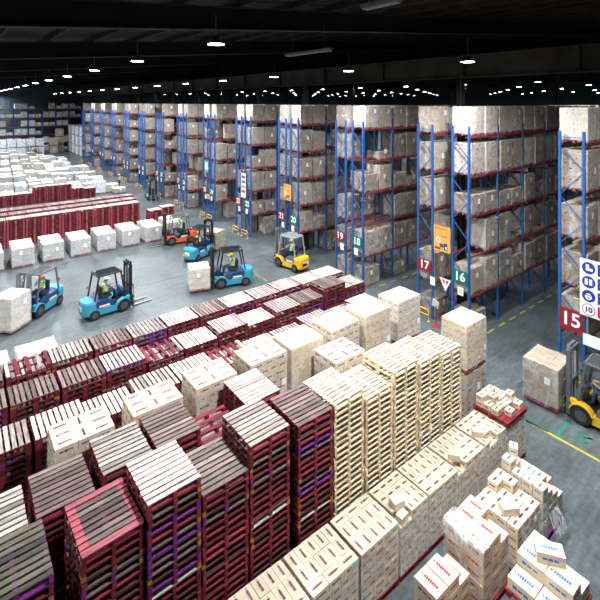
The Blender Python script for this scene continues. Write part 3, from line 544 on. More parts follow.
# loose piles beside the aisle
def pile(nm, key, cells, z0, th, style, group):
    """cells: (x, y, w, d, number of tiers, rot)"""
    for ci, (x, y, w, d, n, rot) in enumerate(cells):
        for t in range(n):
            rg = random.Random(ci * 31 + t + len(nm)); tt = n - 1 - t
            lab = '%s, %s carton from left, %s' % (nm, ORD[ci + 1], 'on top' if tt == 0 else ORD[tt + 1] + ' from top')
            st = style if isinstance(style, str) else style[(ci + t) % len(style)]
            put_carton('%s%d_%d' % (key, ci, t), w, d, th - .002, st, (x + w / 2 + rg.uniform(-.006, .006), y + d / 2 + rg.uniform(-.006, .006), z0 + t * th), rot + rg.uniform(-.015, .015), lab, group, ci % 3, 'pink' if (tt == 0 and ci % 3 == 1) else None)
base_pallet(8.92, 5.08, 0, 1.16, 1.06, RED, 'crimson pallet under the tall film-draped pile of large cartons')
pile('large red-printed carton in film-draped pile', 'A', [(8.96 + i * .365, 5.13 + j * .475, .36, .47, [5, 4][i == 2] if j == 0 else 5, 0) for i in range(3) for j in range(2)], .142, .255, 'bright', 'large cartons in the film-draped pile')
base_pallet(10.28, 5.02, 0, 1.18, 1.14, RED2, 'red pallet under the stepped pile of small cartons')
base_pallet(11.55, 5.02, 0, 1.2, 1.14, ('x' and PUR), 'purple pallet under the blue-printed small cartons')
pile('small dark-printed carton in stepped pile', 'B', [(10.32 + i * .285, 5.06 + j * .27, .28, .262, 5 + (1 if (i, j) in ((3, 3), (3, 2), (2, 3)) else 0), 0) for i in range(4) for j in range(4)], .142, .2, 'red', 'small cartons in the stepped pile')
pile('small blue-printed carton in stepped pile', 'C', [(11.6 + i * .285, 5.06 + j * .27, .28, .262, [6, 5, 5, 4][i] + (1 if (i, j) in ((0, 3), (1, 3)) else 0) - (1 if (i, j) in ((3, 0), (2, 0)) else 0), 0) for i in range(4) for j in range(4)], .142, .2, 'blue', 'small blue-printed cartons')
put_carton('X4', .40, .26, .17, 'none', (10.62, 5.42, 1.145), -.55, 'plain kraft carton with a handle slot lying on the stepped pile', 'odd cartons lying on the piles', 1, 'pink')
put_carton('X5', .26, .22, .2, 'blue', (12.0, 6.0, 1.545), .4, 'small blue-printed carton standing loose highest on the stepped pile', 'odd cartons lying on the piles', 2)
base_pallet(7.56, 4.2, 0, 1.2, 1.0, RED, 'crimson pallet under the low pile of large cartons near bottom edge')
base_pallet(7.56, 5.3, 0, 1.2, .82, RED2, 'red pallet under the pile of large cartons below the wrapped row')
pile('large red-printed carton in low pile', 'D', [(7.6 + i * .4, 5.33, .39, .56, [4, 4, 3][i], 0) for i in range(3)] + [(7.6 + i * .4, 4.42, .39, .56, [3, 3, 2][i], 0) for i in range(3)], .142, .255, 'bright', 'large cartons in the low pile')
base_pallet(9.0, 3.5, 0, 1.22, 1.15, RED, 'crimson floor pallet under the nearest blue-printed load')
pile('large carton below the raised pallet', 'G', [(9.06 + i * .375, 3.58 + j * .5, .37, .49, 3, 0) for i in range(3) for j in range(2)], .142, .25, 'none', 'large cartons below the raised pallet')
base_pallet(8.98, 3.5, .9, 1.26, 1.18, RED2, 'red pallet lying on cartons under the nearest blue-printed cartons')
pile('large blue-printed carton nearest the right corner', 'H', [(9.02 + i * .4, 3.55 + j * .55, .39, .54, 2 if (i, j) in ((1, 1), (2, 1), (1, 0)) else 1, 0) for i in range(3) for j in range(2)], 1.042, .25, ['blue', 'blue', 'yellow'], 'large blue-printed cartons')
put_carton('X6', .54, .32, .22, 'blue', (9.8, 4.15, 1.545), -.95, 'long blue-printed carton lying askew on top of the nearest pile', 'odd cartons lying on the piles', 0, 'pink')
if STUFF_CART.v:
    o = STUFF_CART.build('carton_stacks', 'card'); o['kind'] = 'stuff'; tag(o, 'remaining tan cartons lower down in the stacks along the aisle', 'cartons')
# film hanging off the piles
def drape(name, label, gx, gy, fn, mat='film_thick'):
    b = MB(); k = 0
    for i in range(gx + 1):
        for j in range(gy + 1): b.v.append(fn(i / gx, j / gy))
    for i in range(gx):
        for j in range(gy):
            a = i * (gy + 1) + j; b.f.append((a, a + gy + 1, a + gy + 2, a + 1)); b.c.append((.9, .9, .92)); b.m.append(0)
    o = b.build(name, mat, smooth=True); tag(o, label, 'plastic wrap'); return o
def dr1(u, v):      # hangs from the near side of the stepped pile
    n = noise.noise(Vector((u * 6, v * 5, 1))) * .07
    return (10.35 + u * 1.25, 5.03 - .03 - abs(n) - .05 * (1 - v), .16 + v * (1.0 + .04 * math.sin(u * 9)))
drape('stretch_wrap', 'silvery torn plastic film hanging down the side of the stepped carton pile', 24, 20, dr1)
def dr2(u, v):      # crumpled over the tall pile
    n = noise.noise(Vector((u * 7, v * 7, 5)))
    x = 8.935 - .02 + u * .42; y = 5.1 + v * 1.0
    z = 1.43 + abs(n) * .09 + .05 * math.exp(-((v - .95) ** 2) * 40)
    if u < .12: z = 1.43 - (.12 - u) * 2.2; x = 8.925 - abs(n) * .04
    return (x, y, z)
drape('stretch_wrap', 'crumpled white plastic film lying over the tall pile of large cartons', 26, 26, dr2)
b = MB(); film_sheet(b, 8.945, 5.115, .2, 10.075, 6.095, 1.38, random.Random(3), .02); o = b.build('stretch_wrap', 'film'); tag(o, 'loose clear film round the sides of the tall pile of large cartons', 'plastic wrap')
def dr3(u, v):
    n = noise.noise(Vector((u * 5, v * 5, 9))) * .1
    return (11.66 + u * .6, 4.97 - v * .22 - abs(n) * .3, .3 + .55 * (1 - v) * (1 - .3 * u) - .0 + n * .2)
drape('stretch_wrap', 'loose tail of plastic film trailing from the stepped pile towards the aisle', 10, 8, dr3)

# ------------------------------------------------------------------ wrapped loads
def stack_geo(mb, w, d, h, tiers, nx, ny, tone, ink, rg, dens=.8, top=None, z0=0.14):
    th = h / tiers
    for t in range(tiers):
        a, c = (nx, ny) if t % 2 == 0 else (ny, nx)
        a = max(2, round(a)); c = max(2, round(c))
        for i in range(a):
            for j in range(c):
                if 0 < i < a - 1 and 0 < j < c - 1 and t < tiers - 1: continue
                x0 = -w / 2 + i * w / a; y0 = -d / 2 + j * d / c; e = rg.uniform(-.006, .006); f = rg.uniform(-.006, .006)
                col = jit(tone, .07, rg)
                x1, y1 = x0 + w / a - .006, y0 + d / c - .006
                mb.box((x0 + e, y0 + f, z0 + t * th), (x1 + e, y1 + f, z0 + (t + 1) * th - .006), col, 0, None, top if t == tiers - 1 else None)
                if ink and rg.random() < dens:
                    m0, m1 = .3, .7; za, zb = z0 + (t + .42) * th, z0 + (t + .62) * th
                    if j == 0: mb.quad([(x0 + (x1 - x0) * m0, y0 + f - .003, za), (x0 + (x1 - x0) * m1, y0 + f - .003, za), (x0 + (x1 - x0) * m1, y0 + f - .003, zb), (x0 + (x1 - x0) * m0, y0 + f - .003, zb)], ink)
                    if i == 0: mb.quad([(x0 + e - .003, y1 - (y1 - y0) * m0, za), (x0 + e - .003, y1 - (y1 - y0) * m1, za), (x0 + e - .003, y1 - (y1 - y0) * m1, zb), (x0 + e - .003, y1 - (y1 - y0) * m0, zb)], ink)
BROWN = (0.27, 0.21, 0.155); KRAFT = (0.40, 0.32, 0.24); PALE = (0.66, 0.57, 0.46); WHITE = (0.80, 0.81, 0.83); GREYW = (0.60, 0.60, 0.60)
LOADS = {}
STUFF_LOAD = MB()
def load_kind(k):
    """k = (w, d, h, tone, ink, film, seed, pallet colour, lite)"""
    if k in LOADS: return LOADS[k]
    w, d, h, tone, ink, film, seed, pc, lite = k
    rg = random.Random(seed * 131 + int(h * 100)); tiers = max(1, round(h / (.34 if lite else .21)))
    a = MB(); stack_geo(a, w, d, h, tiers, 3 if lite else 4, 3, tone, ink, rg, .4, (0.8, 0.79, 0.78) if film == 'film_white' else None)
    if rg.random() < .75:
        x = rg.uniform(-.25, .2); z = .14 + h * rg.uniform(.35, .7)
        a.quad([(x, -d / 2 - .035, z), (x + .2, -d / 2 - .035, z), (x + .2, -d / 2 - .035, z + .26), (x, -d / 2 - .035, z + .26)], (.85, .85, .85))
    p = MB(); simple_pallet(p, -w / 2, -d / 2, 0, w, d, pc)
    f = MB(); r0, m = film_sheet(f, -w / 2 - .012, -d / 2 - .012, .06, w / 2 + .012, d / 2 + .012, .15 + h, rg, .02, 4 if lite else 6)
    cap = []                               # film folded over the rim
    for i in range(m):
        x, y, z = f.v[r0 + i]; f.v.append((x * .8, y * .8, z + rg.uniform(.004, .02)))
    for i in range(m):
        f.f.append((r0 + i, r0 + (i + 1) % m, r0 + m + (i + 1) % m, r0 + m + i)); f.c.append((.9, .9, .9)); f.m.append(0)
    LOADS[k] = {'parts': [('carton_stack', a, 'card'), ('pallet', p, 'wood'), ('stretch_wrap', f, film)], 'me': None, 'one': None}
    return LOADS[k]
def put_load(key, k, loc, rot, label, group, small=False, cat='load', parent_extra=None):
    P = load_kind(k); kd = 'goods' if key[0] in 'rstuvz' else 'load'
    if chosen(kd, key):
        if small:
            if P['one'] is None:
                mb = MB(); mats = []
                for i, (n, g, mt) in enumerate(P['parts']):
                    s = len(mb.v); mb.v += g.v; mb.f += [tuple(s + q for q in f) for f in g.f]; mb.c += g.c; mb.m += [i] * len(g.f); mats.append(mt)
                P['one'] = mb.mesh('carton_load', mats)
            o = link('wrapped_goods' if kd == 'goods' else 'carton_load', P['one'], None, loc, rot)
        else:
            if P['me'] is None: P['me'] = [(n, g.mesh(n, mt)) for n, g, mt in P['parts']]
            o = link('carton_load', None, None, loc, rot)
            for n, me in P['me']: link(n, me, o)
        tag(o, label, 'wrapped goods' if kd == 'goods' else cat, group); ITEMS.setdefault(kd, []).append((key, o)); return o
    if key not in SEEN and key[0] not in 'tuv': return None
    mt = Matrix.Translation(loc) @ Matrix.Rotation(rot, 4, 'Z')
    for i, (n, g, m_) in enumerate(P['parts']):
        s = len(STUFF_LOAD.v); STUFF_LOAD.v += [tuple(mt @ Vector(p)) for p in g.v]
        STUFF_LOAD.f += [tuple(s + q for q in f) for f in g.f]; STUFF_LOAD.c += g.c; STUFF_LOAD.m += [{'card': 0, 'wood': 1, 'film': 2, 'film_white': 3, 'film_thick': 4}[m_]] * len(g.f)
    return None
RP = (0.26, 0.035, 0.04)

# double stacked loads standing among the pallets
def tall_load(key, x0, y0, w, d, ztop, h, lay, ink, where, tiers=6, low_h=None, topcol=None):
    zb = ztop - h - .14; cx, cy = x0 + w / 2, y0 + d / 2
    put_load(key + 'low', (w - .02, d - .02, zb - .185, KRAFT, INK['red'], 'film', hash(key[0]) % 1 + 3, RP, False), (cx, cy, 0), 0, 'brown wrapped lower load of the pair, ' + where, 'lower loads of the double stacks')
    o = thing('carton_load', 'tan carton load with printed top, upper of the pair, ' + where, 'load', (cx, cy, zb), 0, 'upper loads of the double stacks')
    rg = random.Random(sum(map(ord, key)))
    p = MB(); simple_pallet(p, -w / 2, -d / 2, 0, w, d, RED2); p.build('pallet', 'wood', o)
    th = h / tiers; cells = layout(lay, w, d)
    a = MB()
    for t in range(tiers - 1):
        lay2 = layout(lay if t % 2 else {'e': 'c', 'c': 'd', 'd': 'c', 'a': 'b', 'b': 'a'}[lay], w, d)
        for x, y, cw, cd in lay2:
            if x > .02 and y > .02 and x + cw < w - .02 and y + cd < d - .02: continue
            carton_geo(a, cw, cd, th - .004, ink, rg, (-w / 2 + x + cw / 2 + rg.uniform(-.005, .005), -d / 2 + y + cd / 2 + rg.uniform(-.005, .005), .142 + t * th), 0, .92, False)
    a.build('carton_tier', 'card', o)
    for x, y, cw, cd in cells:
        c = MB(); carton_geo(c, cw, cd, th - .004, ink, rg); q = c.build('carton', 'card', o); q.location = (-w / 2 + x + cw / 2, -d / 2 + y + cd / 2, .142 + (tiers - 1) * th)
    f = MB(); film_sheet(f, -w / 2 - .012, -d / 2 - .012, .08, w / 2 + .012, d / 2 + .012, .142 + h - th * .4, rg, .016); f.build('stretch_wrap', 'film', o)
    g = MB(); g.quad([(w / 2 - .22, -d / 2 - .032, .5), (w / 2 - .06, -d / 2 - .032, .5), (w / 2 - .06, -d / 2 - .032, .7), (w / 2 - .22, -d / 2 - .032, .7)], (.85, .87, .9)); g.build('paper_label', 'sign', o)
    return o
tall_load('p1', 1.79, 10.86, 1.24, .9, 3.5, 1.3, 'e', 'red', 'leftmost among the crimson stacks')
tall_load('p2', 3.46, 10.86, 1.24, .9, 3.5, 1.3, 'e', 'red', 'second among crimson stacks')
tall_load('p3', 5.08, 10.88, 1.22, .95, 3.5, 1.3, 'e', 'red', 'third from left among crimson stacks')
tall_load('p4', 6.66, 10.76, 1.26, .95, 3.6, 1.3, 'e', 'red', 'left of yellow-printed one')
tall_load('p5', 8.06, 10.72, 1.26, 1.0, 3.6, 1.35, 'e', 'yellow', 'with yellow print')
tall_load('p6', 8.75, 9.52, 1.2, .98, 3.48, 1.2, 'e', 'red', 'just behind pale pallets')
tall_load('p7', 9.6, 10.66, 1.26, 1.0, 3.68, 1.35, 'c', 'red', 'left of the red-printed one')
tall_load('p8', 10.95, 10.45, 1.24, 1.0, 3.83, 1.5, 'c', 'faint', 'faint red print, left of blue')
tall_load('p9', 12.6, 10.45, 1.26, .95, 3.83, 1.4, 'c', 'blue', 'blue-printed, near the 17')
tall_load('p10', 13.6, 8.38, 1.22, .97, 3.5, 1.48, 'c', 'faint', 'right end of pale pallets', 7)
for i, x in enumerate((.35, 1.75)):
    put_load('w%d' % i, (1.15, .9, 2.5, PALE, None, 'film_white', i, RP, False), (x + .6, 17.6, 0), 0, ['pale wrapped load at left edge behind the long pallet row', 'pale wrapped load second from left edge behind the long pallet row'][i], 'pale loads behind the long pallet row')

# row of wrapped loads in front of the far red block
for i in range(8):
    x = 1.5 + i * 1.76 + .65; nm = ['at the frame edge', 'first full', 'second', 'third', 'fourth', 'fifth', 'sixth', 'behind the orange forklift'][i]
    for r in range(2):
        put_load('q%d_%d' % (i, r), (1.28, 1.02, 1.12 + (.06 if r else 0) - (.0 if i % 3 else .05), (0.46, 0.42, 0.39), (0.2, 0.24, 0.36), 'film_white', i % 4, (0.36, 0.06, 0.04), False), (x, 35.45 + r * 1.1, 0), random.Random(i).uniform(-.03, .03),
                 'white wrapped load, %s, %s of the row before the red block' % (nm, ['front line', 'back line'][r]), 'wrapped loads before the far red block')
# field of loads at the back left
FROWS = [(59.6, .8), (62.0, 1.1), (64.6, .8), (67.2, 1.2), (70.0, .8), (72.8, 1.1), (75.8, .9), (79.0, 1.2), (82.4, .9), (86.0, 1.1), (90.0, 1.0), (94.4, 1.2), (99.0, 1.0), (103.5, 1.1)]
for r, (y, h) in enumerate(FROWS):
    x0 = .075 * y - 1.5; x1 = 16.9 - max(0, (y - 92)) * .45
    n = int((x1 - x0) / 1.4)
    for i in range(n):
        rg = random.Random(r * 100 + i)
        if rg.random() < .08: continue
        if y > 99 and x0 + i * 1.4 > 11.3: continue
        tone = rg.choice([WHITE, (0.5, 0.46, 0.42), (0.5, 0.42, 0.34), (0.45, 0.36, 0.27), (0.46, 0.46, 0.48), (0.55, 0.5, 0.46)]); hh = h + rg.choice([-.25, 0, 0, .15, .3])
        put_load('r%d_%d' % (r, i), (1.24, 1.2, round(hh, 2), tone, None if rg.random() < .6 else (0.35, 0.3, 0.35), 'film_white', rg.randrange(3), RP, True), (x0 + i * 1.4 + .7 + rg.uniform(-.05, .05), y + rg.uniform(-.2, .2), 0), rg.uniform(-.05, .05),
                 'pale wrapped load in back left field, %s row from camera, %s from left' % (ORD[r + 1], ORD[i + 1]), 'wrapped loads in the back left field', True)
for i, (x, y, h, pc) in enumerate(((14.2, 57.7, 1.3, RP), (15.75, 58.0, .8, RP), (16.2, 56.4, .5, PUR))):
    put_load('s%d' % i, (1.4, 1.2, h, [WHITE, PALE, KRAFT, PALE][i], None, 'film_white', i, pc, True), (x, y, 0), 0, ['white wrapped load right of the short red pallet row', 'pale load just left of the standing worker', 'low tan load on a purple pallet in front of the worker', 'pale load behind the standing worker'][i], None, True)
for i in range(5):
    for l in range(2):
        put_load('t%d_%d' % (i, l), (1.5, 1.3, 1.5, (0.8, 0.84, 0.9), None, 'film_white', i % 3, RP, True), (8.3 + i * 1.66, 108, l * 1.7), 0, 'white wrapped load by back racks, %s from left, %s' % (ORD[i + 1], ['on the floor', 'stacked upon another'][l]), 'white loads before the back racks', True)
for i in range(3):
    for j in range(4):
        for l in range(3):
            put_load('u%d_%d_%d' % (i, j, l), (1.5, 1.9, 1.8, (0.82, 0.86, 0.92) if j < 3 else PALE, None, 'film_white', (i + l) % 3, RP, True), (21.6 + i * 1.65, 98.4 + j * 3.6, l * 2.0), 0,
                     'white load in bulk block by far racks, %s line, %s deep, %s layer' % (['left', 'middle', 'right'][i], ORD[j + 1], ['bottom', 'middle', 'top'][l]), 'white loads of the three-high bulk block', True)
for i, (x, y) in enumerate(((17.6, 108.5), (19.2, 111))):
    for l in range(2 + i):
        put_load('v%d_%d' % (i, l), (1.4, 1.6, 1.5, KRAFT, None, 'film', l, RP, True), (x, y, l * 1.7), 0, 'tan load %s beside the white bulk block, %s layer' % (['further left', 'close'][i], ['bottom', 'second', 'top'][l]), None, True)

# ------------------------------------------------------------------ racks
BLUE = (0.018, 0.10, 0.33); BEAM = (0.30, 0.05, 0.028)
LV = [0, 1.8, 3.7, 5.57, 7.47, 9.36]
BAYW = 2.6; RX = 19.3
def frame_parts(y0, y1):
    post = MB(); post.box((-.05, -.045, 0), (.05, .045, 9.85), BLUE); post.box((-.08, -.08, 0), (.08, .08, .012), BLUE)
    for k in range(24): post.box((-.018, -.0465, .3 + k * .39), (.018, .0465, .36 + k * .39), (0.01, 0.02, 0.05))
    br = MB(); z = .45; s = 0
    while z < 9.2:
        a, c = (y0 + .04, y1 - .04) if s % 2 == 0 else (y1 - .04, y0 + .04)
        br.bar((0, a, z), (0, c, z + .95), .04, .03, BLUE); z += .98; s += 1
    for z in (.35, 9.6): br.bar((0, y0 + .04, z), (0, y1 - .04, z), .04, .03, BLUE)
    return post, br
post_me = frame_parts(0, .96)[0].mesh('upright_post', 'paint')
br_me = frame_parts(0, .96)[1].mesh('brace', 'paint')
bm_ = MB(); bm_.box((.05, -.025, -.085), (BAYW - .05, .025, 0), BEAM); bm_.box((.05, -.035, -.17), (.06, .03, .05), BEAM); bm_.box((BAYW - .06, -.035, -.17), (BAYW - .05, .03, .05), BEAM)
beam_me = bm_.mesh('load_beam', 'paint')
def rack(num, y0, nb, where):
    o = thing('pallet_rack', 'blue pallet rack with red beams, %s' % where, 'rack', (RX, y0, 0), 0, 'pallet racks')
    for i in range(nb + 1):
        x = i * BAYW
        link('upright_post', post_me, o, (x, .045, 0)); link('upright_post', post_me, o, (x, .915, 0)); link('brace', br_me, o, (x, 0, 0))
        if i < nb:
            for z in LV[1:]:
                link('load_beam', beam_me, o, (x, .03, z)); link('load_beam', beam_me, o, (x, .93, z))
    return o
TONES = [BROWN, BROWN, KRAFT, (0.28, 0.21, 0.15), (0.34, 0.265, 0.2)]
LN = ['floor', 'first shelf', 'second shelf', 'third shelf', 'fourth shelf', 'top shelf']
SPECIAL = {   # rack 16: (level, slot) -> height or 0
 (16, 3): [.85, .85, .72, .72, 1.35, .75, 1.4, .8], (16, 2): [0, 1.38, 1.42, 0, 1.42, 0, 1.4, 0], (16, 1): [1.15, 1.38, 1.42, .95, 1.3, 1.35, 1.3, 1.35], (16, 0): [.85, 0, 0, 0, 0, 0, 0, 0, 0, 0, 0, 0, 0, 0],
 (16, 4): [1.42] * 14, (16, 5): [1.27] * 14, (15, 5): [1.27] * 6, (15, 4): [1.5, 1.45, 1.4, 1.4, 1.4, 1.4], (15, 3): [1.2, 1.2, 1.4, 1.4], (15, 2): [1.2, 1.3], (15, 1): [1.3, 1.2],
 (17, 5): [1.27, 0, 1.2, 1.2], (17, 4): [1.3, 1.3], (17, 3): [1.35, 1.3], (17, 2): [0, 1.2], (17, 1): [1.35, 1.2], (17, 0): [.8, 0],
 (18, 5): [1.27] * 4, (18, 4): [0, .35, 1.35, 1.4], (18, 3): [.95, 1.4, .8, .45], (18, 2): [0, 0, 1.3, 1.3], (18, 1): [1.3, 1.35, 1.4, 1.4], (18, 0): [1.0, .0, .7, 0]}
def fill(num, y0, nb, lite, where):
    for l, z in enumerate(LV):
        for s in range(nb * 2):
            rg = random.Random(num * 1009 + l * 53 + s)
            sp = SPECIAL.get((num, l))
            if sp and s < len(sp): h = sp[s]
            else:
                if rg.random() < (.55 if l == 0 else .07 if l == 5 else .14): continue
                h = rg.choice([1.27] if l == 5 else [1.4, 1.4, 1.35, 1.3, 1.25, .8] if l else [1.2, 1.3, 1.1])
            if not h: continue
            tone = rg.choice(TONES)
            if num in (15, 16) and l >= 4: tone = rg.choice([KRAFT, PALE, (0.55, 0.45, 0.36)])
            ink = rg.choice([None, INK['red'], (0.05, 0.08, 0.3), INK['bright'], None])
            if num == 18 and l == 5 and s < 2 or (num == 16 and l == 3): ink = (0.04, 0.14, 0.45)
            if num == 17: ink = INK['bright']
            pc = (0.34, 0.05, 0.2) if (num == 16 and l >= 4 and s < 4) else rg.choice([(0.36, 0.07, 0.075), (0.42, 0.11, 0.09), (0.32, 0.06, 0.07)])
            x = RX + (s // 2) * BAYW + (.69 if s % 2 == 0 else 1.91)
            lab = '%s carton load, %s of %s, %s from aisle end' % ('wrapped', LN[l], where, ORD[s + 1])
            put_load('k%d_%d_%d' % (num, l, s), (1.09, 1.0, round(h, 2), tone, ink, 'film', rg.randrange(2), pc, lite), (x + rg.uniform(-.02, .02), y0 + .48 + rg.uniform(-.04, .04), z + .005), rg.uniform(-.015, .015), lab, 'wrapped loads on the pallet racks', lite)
RACKS = [(15, 6.86, 3), (16, 11.72, 7), (17, 13.75, 3), (18, 18.6, 4), (19, 20.06, 2)]
y = 24.87; n = 20
while y < 92: RACKS += [(n, y, 2), (n + 1, y + 1.45, 2)]; n += 2; y += 6.27
for num, y0, nb in RACKS:
    w = '%s rack from right' % ORD[num - 14]
    rack(num, y0, nb, 'the ' + w)
    fill(num, y0, nb if num % 2 == 0 or num < 20 else 1, num > 25, w)
# racks along the back wall
BX0, BBW = 5.6, 2.7
ob = thing('pallet_rack', 'long blue pallet rack with red beams against the back wall', 'rack', (BX0, 114.6, 0))
bb = MB(); bb.box((0, -.06, -.14), (BBW, .06, 0), (0.25, 0.05, 0.05)); bbm = bb.mesh('load_beam', 'paint')
bp_ = MB(); bp_.box((-.12, -.06, 0), (.12, .06, 9.6), (0.02, 0.05, 0.25)); bpm = bp_.mesh('upright_post', 'paint')
for i in range(10):
    link('upright_post', bpm, ob, (i * BBW, 0, 0)); link('upright_post', bpm, ob, (i * BBW, 1.1, 0))
    if i < 9:
        for z in LV[1:]: link('load_beam', bbm, ob, (i * BBW, 0, z)); link('load_beam', bbm, ob, (i * BBW, 1.1, z))
for i in range(9):
    for l, z in enumerate(LV):
        for s in range(2):
            rg = random.Random(i * 91 + l * 7 + s)
            if rg.random() < .16: continue
            put_load('z%d_%d_%d' % (i, l, s), (1.1, 1.0, rg.choice([1.25, 1.2, 1.1, .7]) if rg.random() < .9 else .5, rg.choice([WHITE, WHITE, (0.75, 0.72, 0.68), PALE]), None, 'film_white', rg.randrange(2), RP, True), (BX0 + i * BBW + .72 + s * 1.26, 115.15, z + .005), 0,
                     'pale load on back wall rack, %s bay from left, %s, %s place' % (ORD[i + 1], LN[l], ['left', 'right'][s]), 'loads on the back wall rack', True)
if STUFF_LOAD.v:
    o = STUFF_LOAD.build('carton_loads', ['card', 'wood', 'film', 'film_white', 'film_thick']); o['kind'] = 'stuff'; tag(o, 'remaining small or hidden wrapped carton loads deep in the racks and far field', 'loads')
# yellow guard rails at rack ends
gm = MB(); YG = (0.72, 0.47, 0.03)
gm.tube([(0, -.46, 0), (0, -.46, .46), (0, -.42, .54), (0, -.36, .56), (0, .36, .56), (0, .42, .54), (0, .46, .46), (0, .46, 0)], .035, YG)
gq = MB(); gq.tube([(0, -.46, .3), (0, .46, .3)], .028, YG); gp = MB()
for s in (-.46, .46): gp.box((-.07, s - .07, 0), (.07, s + .07, .012), YG)
gms = [('hoop', gm.mesh('hoop', 'paint')), ('mid_rail', gq.mesh('mid_rail', 'paint')), ('foot_plate', gp.mesh('foot_plate', 'paint'))]
for num, y0, nb in RACKS:
    if num == 16: continue
    w = '%s rack from right' % ORD[num - 14]
    o = thing('guard_rail', 'yellow steel guard rail standing before the ' + w, 'guard rail', (18.95, y0 + .48, 0), 0, 'yellow guard rails at rack ends')
    for n_, me in gms: link(n_, me, o)

# ------------------------------------------------------------------ signs
SRED = (0.26, 0.018, 0.022); SGRN = (0.008, 0.14, 0.12); SWH = (.9, .9, .9); SBL = (0.03, 0.04, 0.33)
def on_end(o, y, z, x=19.22): o.location = (x, y, z); return o
def text_part(body, size, col, parent, y, z, bold=.012, x=-.012, name='lettering'):
    me = colour_mesh(text_mesh(body, size, bold), col, 'sign')
    return link(name, me, parent, (x, y, z), (PI / 2, 0, -PI / 2))
def panel(parent, y0, y1, z0, z1, col, name='panel', x=0.0, t=.01):
    b = MB(); b.box((x - t, y0, z0), (x + .002, y1, z1), col); return b.build(name, 'sign', parent)
SIGN_Y = {}
for num, y0, nb in RACKS:
    big = num == 15
    zc = 2.45 if big else 2.65
    o = thing('aisle_sign', '%s aisle sign with white number on the %s rack from right' % ('dark red' if num % 2 else 'dark green', ORD[num - 14]), 'sign')
    on_end(o, y0 + .48, zc)
    hw, hh = (.42, .42) if big else (.42, .3)
    panel(o, -hw, hw, -hh, hh, SRED if num % 2 else SGRN)
    text_part(str(num), .72 if big else .58, SWH, o, 0, 0, .012)
    if num not in (15, 16, 17) and num < 34:      # paper notice under the number
        o = thing('paper_notice', 'small white paper notice below the number sign of the %s rack from right' % ORD[num - 14], 'notice'); on_end(o, y0 + (.3 if num % 2 else .55), zc - .62)
        panel(o, -.16, .16, -.2, .2, SWH)
        b = MB()
        for k in range(4): b.box((-.013, -.12, .1 - k * .07), (-.0105, .1, .13 - k * .07), (.45, .45, .47))
        b.build('text_line', 'sign', o)
# protective-gear board beside 15
o = thing('safety_board', 'white safety board with three blue circles and a 10 limit near the rack end', 'sign'); on_end(o, 6.98, 2.86, 19.12)
panel(o, -1.5, 0, 0, 2.16, (.86, .87, .9))
for k in range(3):
    zc = 1.84 - k * .53; yc = -.3
    b = MB(); b.cyl((-.012, yc, zc), (-.02, yc, zc), .225, SBL, n=28); b.build('blue_disc', 'sign', o)
    b = MB()
    if k == 0:      # boot
        b.box((-.026, yc - .02, zc - .1), (-.021, yc + .09, zc + .13), SWH); b.box((-.026, yc - .14, zc - .1), (-.021, yc - .02, zc), SWH)
    elif k == 1:    # gloves
        for s in (-.075, .075):
            b.box((-.026, yc + s - .05, zc - .11), (-.021, yc + s + .05, zc + .05), SWH)
            for q in range(3): b.box((-.026, yc + s - .05 + q * .036, zc + .05), (-.021, yc + s - .022 + q * .036, zc + .12), SWH)
    else:           # head with helmet
        b.cyl((-.021, yc, zc - .02), (-.026, yc, zc - .02), .12, SWH, n=20); b.box((-.029, yc - .15, zc + .02), (-.0265, yc + .15, zc + .05), SBL); b.box((-.029, yc - .06, zc - .08), (-.0265, yc + .06, zc - .05), SBL)
    b.build('pictogram', 'sign', o)
    panel(o, -1.42, -.6, zc - .22, zc + .22, SBL, 'blue_text_block', -.004)
    b = MB()
    for q in range(3): b.box((-.02, -1.36, zc + .09 - q * .11), (-.0145, -.68 - .05 * q, zc + .14 - q * .11), (.75, .77, .85))
    b.build('text_line', 'sign', o)
b = MB(); b.cyl((-.012, -.3, .26), (-.016, -.3, .26), .235, (0.55, 0.3, 0.35), n=28); b.cyl((-.016, -.3, .26), (-.02, -.3, .26), .19, (.84, .86, .9), n=28); b.build('limit_disc', 'sign', o)
text_part('10', .27, (0.03, 0.04, 0.06), o, -.3, .26, .008, -.026)
panel(o, -1.42, -.6, .06, .48, (0.6, 0.02, 0.05), 'red_text_block', -.004)
b = MB()
for q in range(3): b.box((-.02, -1.36, .36 - q * .11), (-.0145, -.68 - .06 * q, .41 - q * .11), (.85, .6, .65))
b.build('text_line', 'sign', o)
o = thing('paper_notice', 'blank white notice plate below the white safety board', 'notice'); on_end(o, 6.42, 1.9, 19.245); panel(o, -.5, .5, -.22, .22, (.85, .87, .9))
o = thing('paper_notice', 'white notice sheet on the nearer post of rack 17', 'notice'); on_end(o, 13.72, 1.98, 19.2); panel(o, -.14, .14, -.2, .2, SWH)
o = thing('paper_notice', 'small white notice with yellow mark below the number 16', 'notice'); on_end(o, 12.15, 1.98, 19.2); panel(o, -.15, .15, -.19, .19, SWH); panel(o, -.07, .07, -.08, .08, (.7, .6, .2), 'yellow_mark', -.011, .004)
o = thing('warning_sign', 'inverted white and red triangular warning sign left of the number 16', 'sign'); on_end(o, 12.98, 2.12, 19.2)
b = MB(); b.quad([(-.01, .33, .2), (-.01, 0, -.42), (-.01, -.33, .2)], (.85, .83, .83)); b.quad([(0, -.33, .2), (0, 0, -.42), (0, .33, .2)], (.6, .6, .6)); b.build('panel', 'sign', o)
b = MB(); b.quad([(-.013, .2, .13), (-.013, .05, -.12), (-.013, .04, .13)], (.55, .03, .04)); b.quad([(-.013, -.04, .13), (-.013, -.05, -.12), (-.013, -.2, .13)], (.55, .03, .04)); b.build('red_mark', 'sign', o)
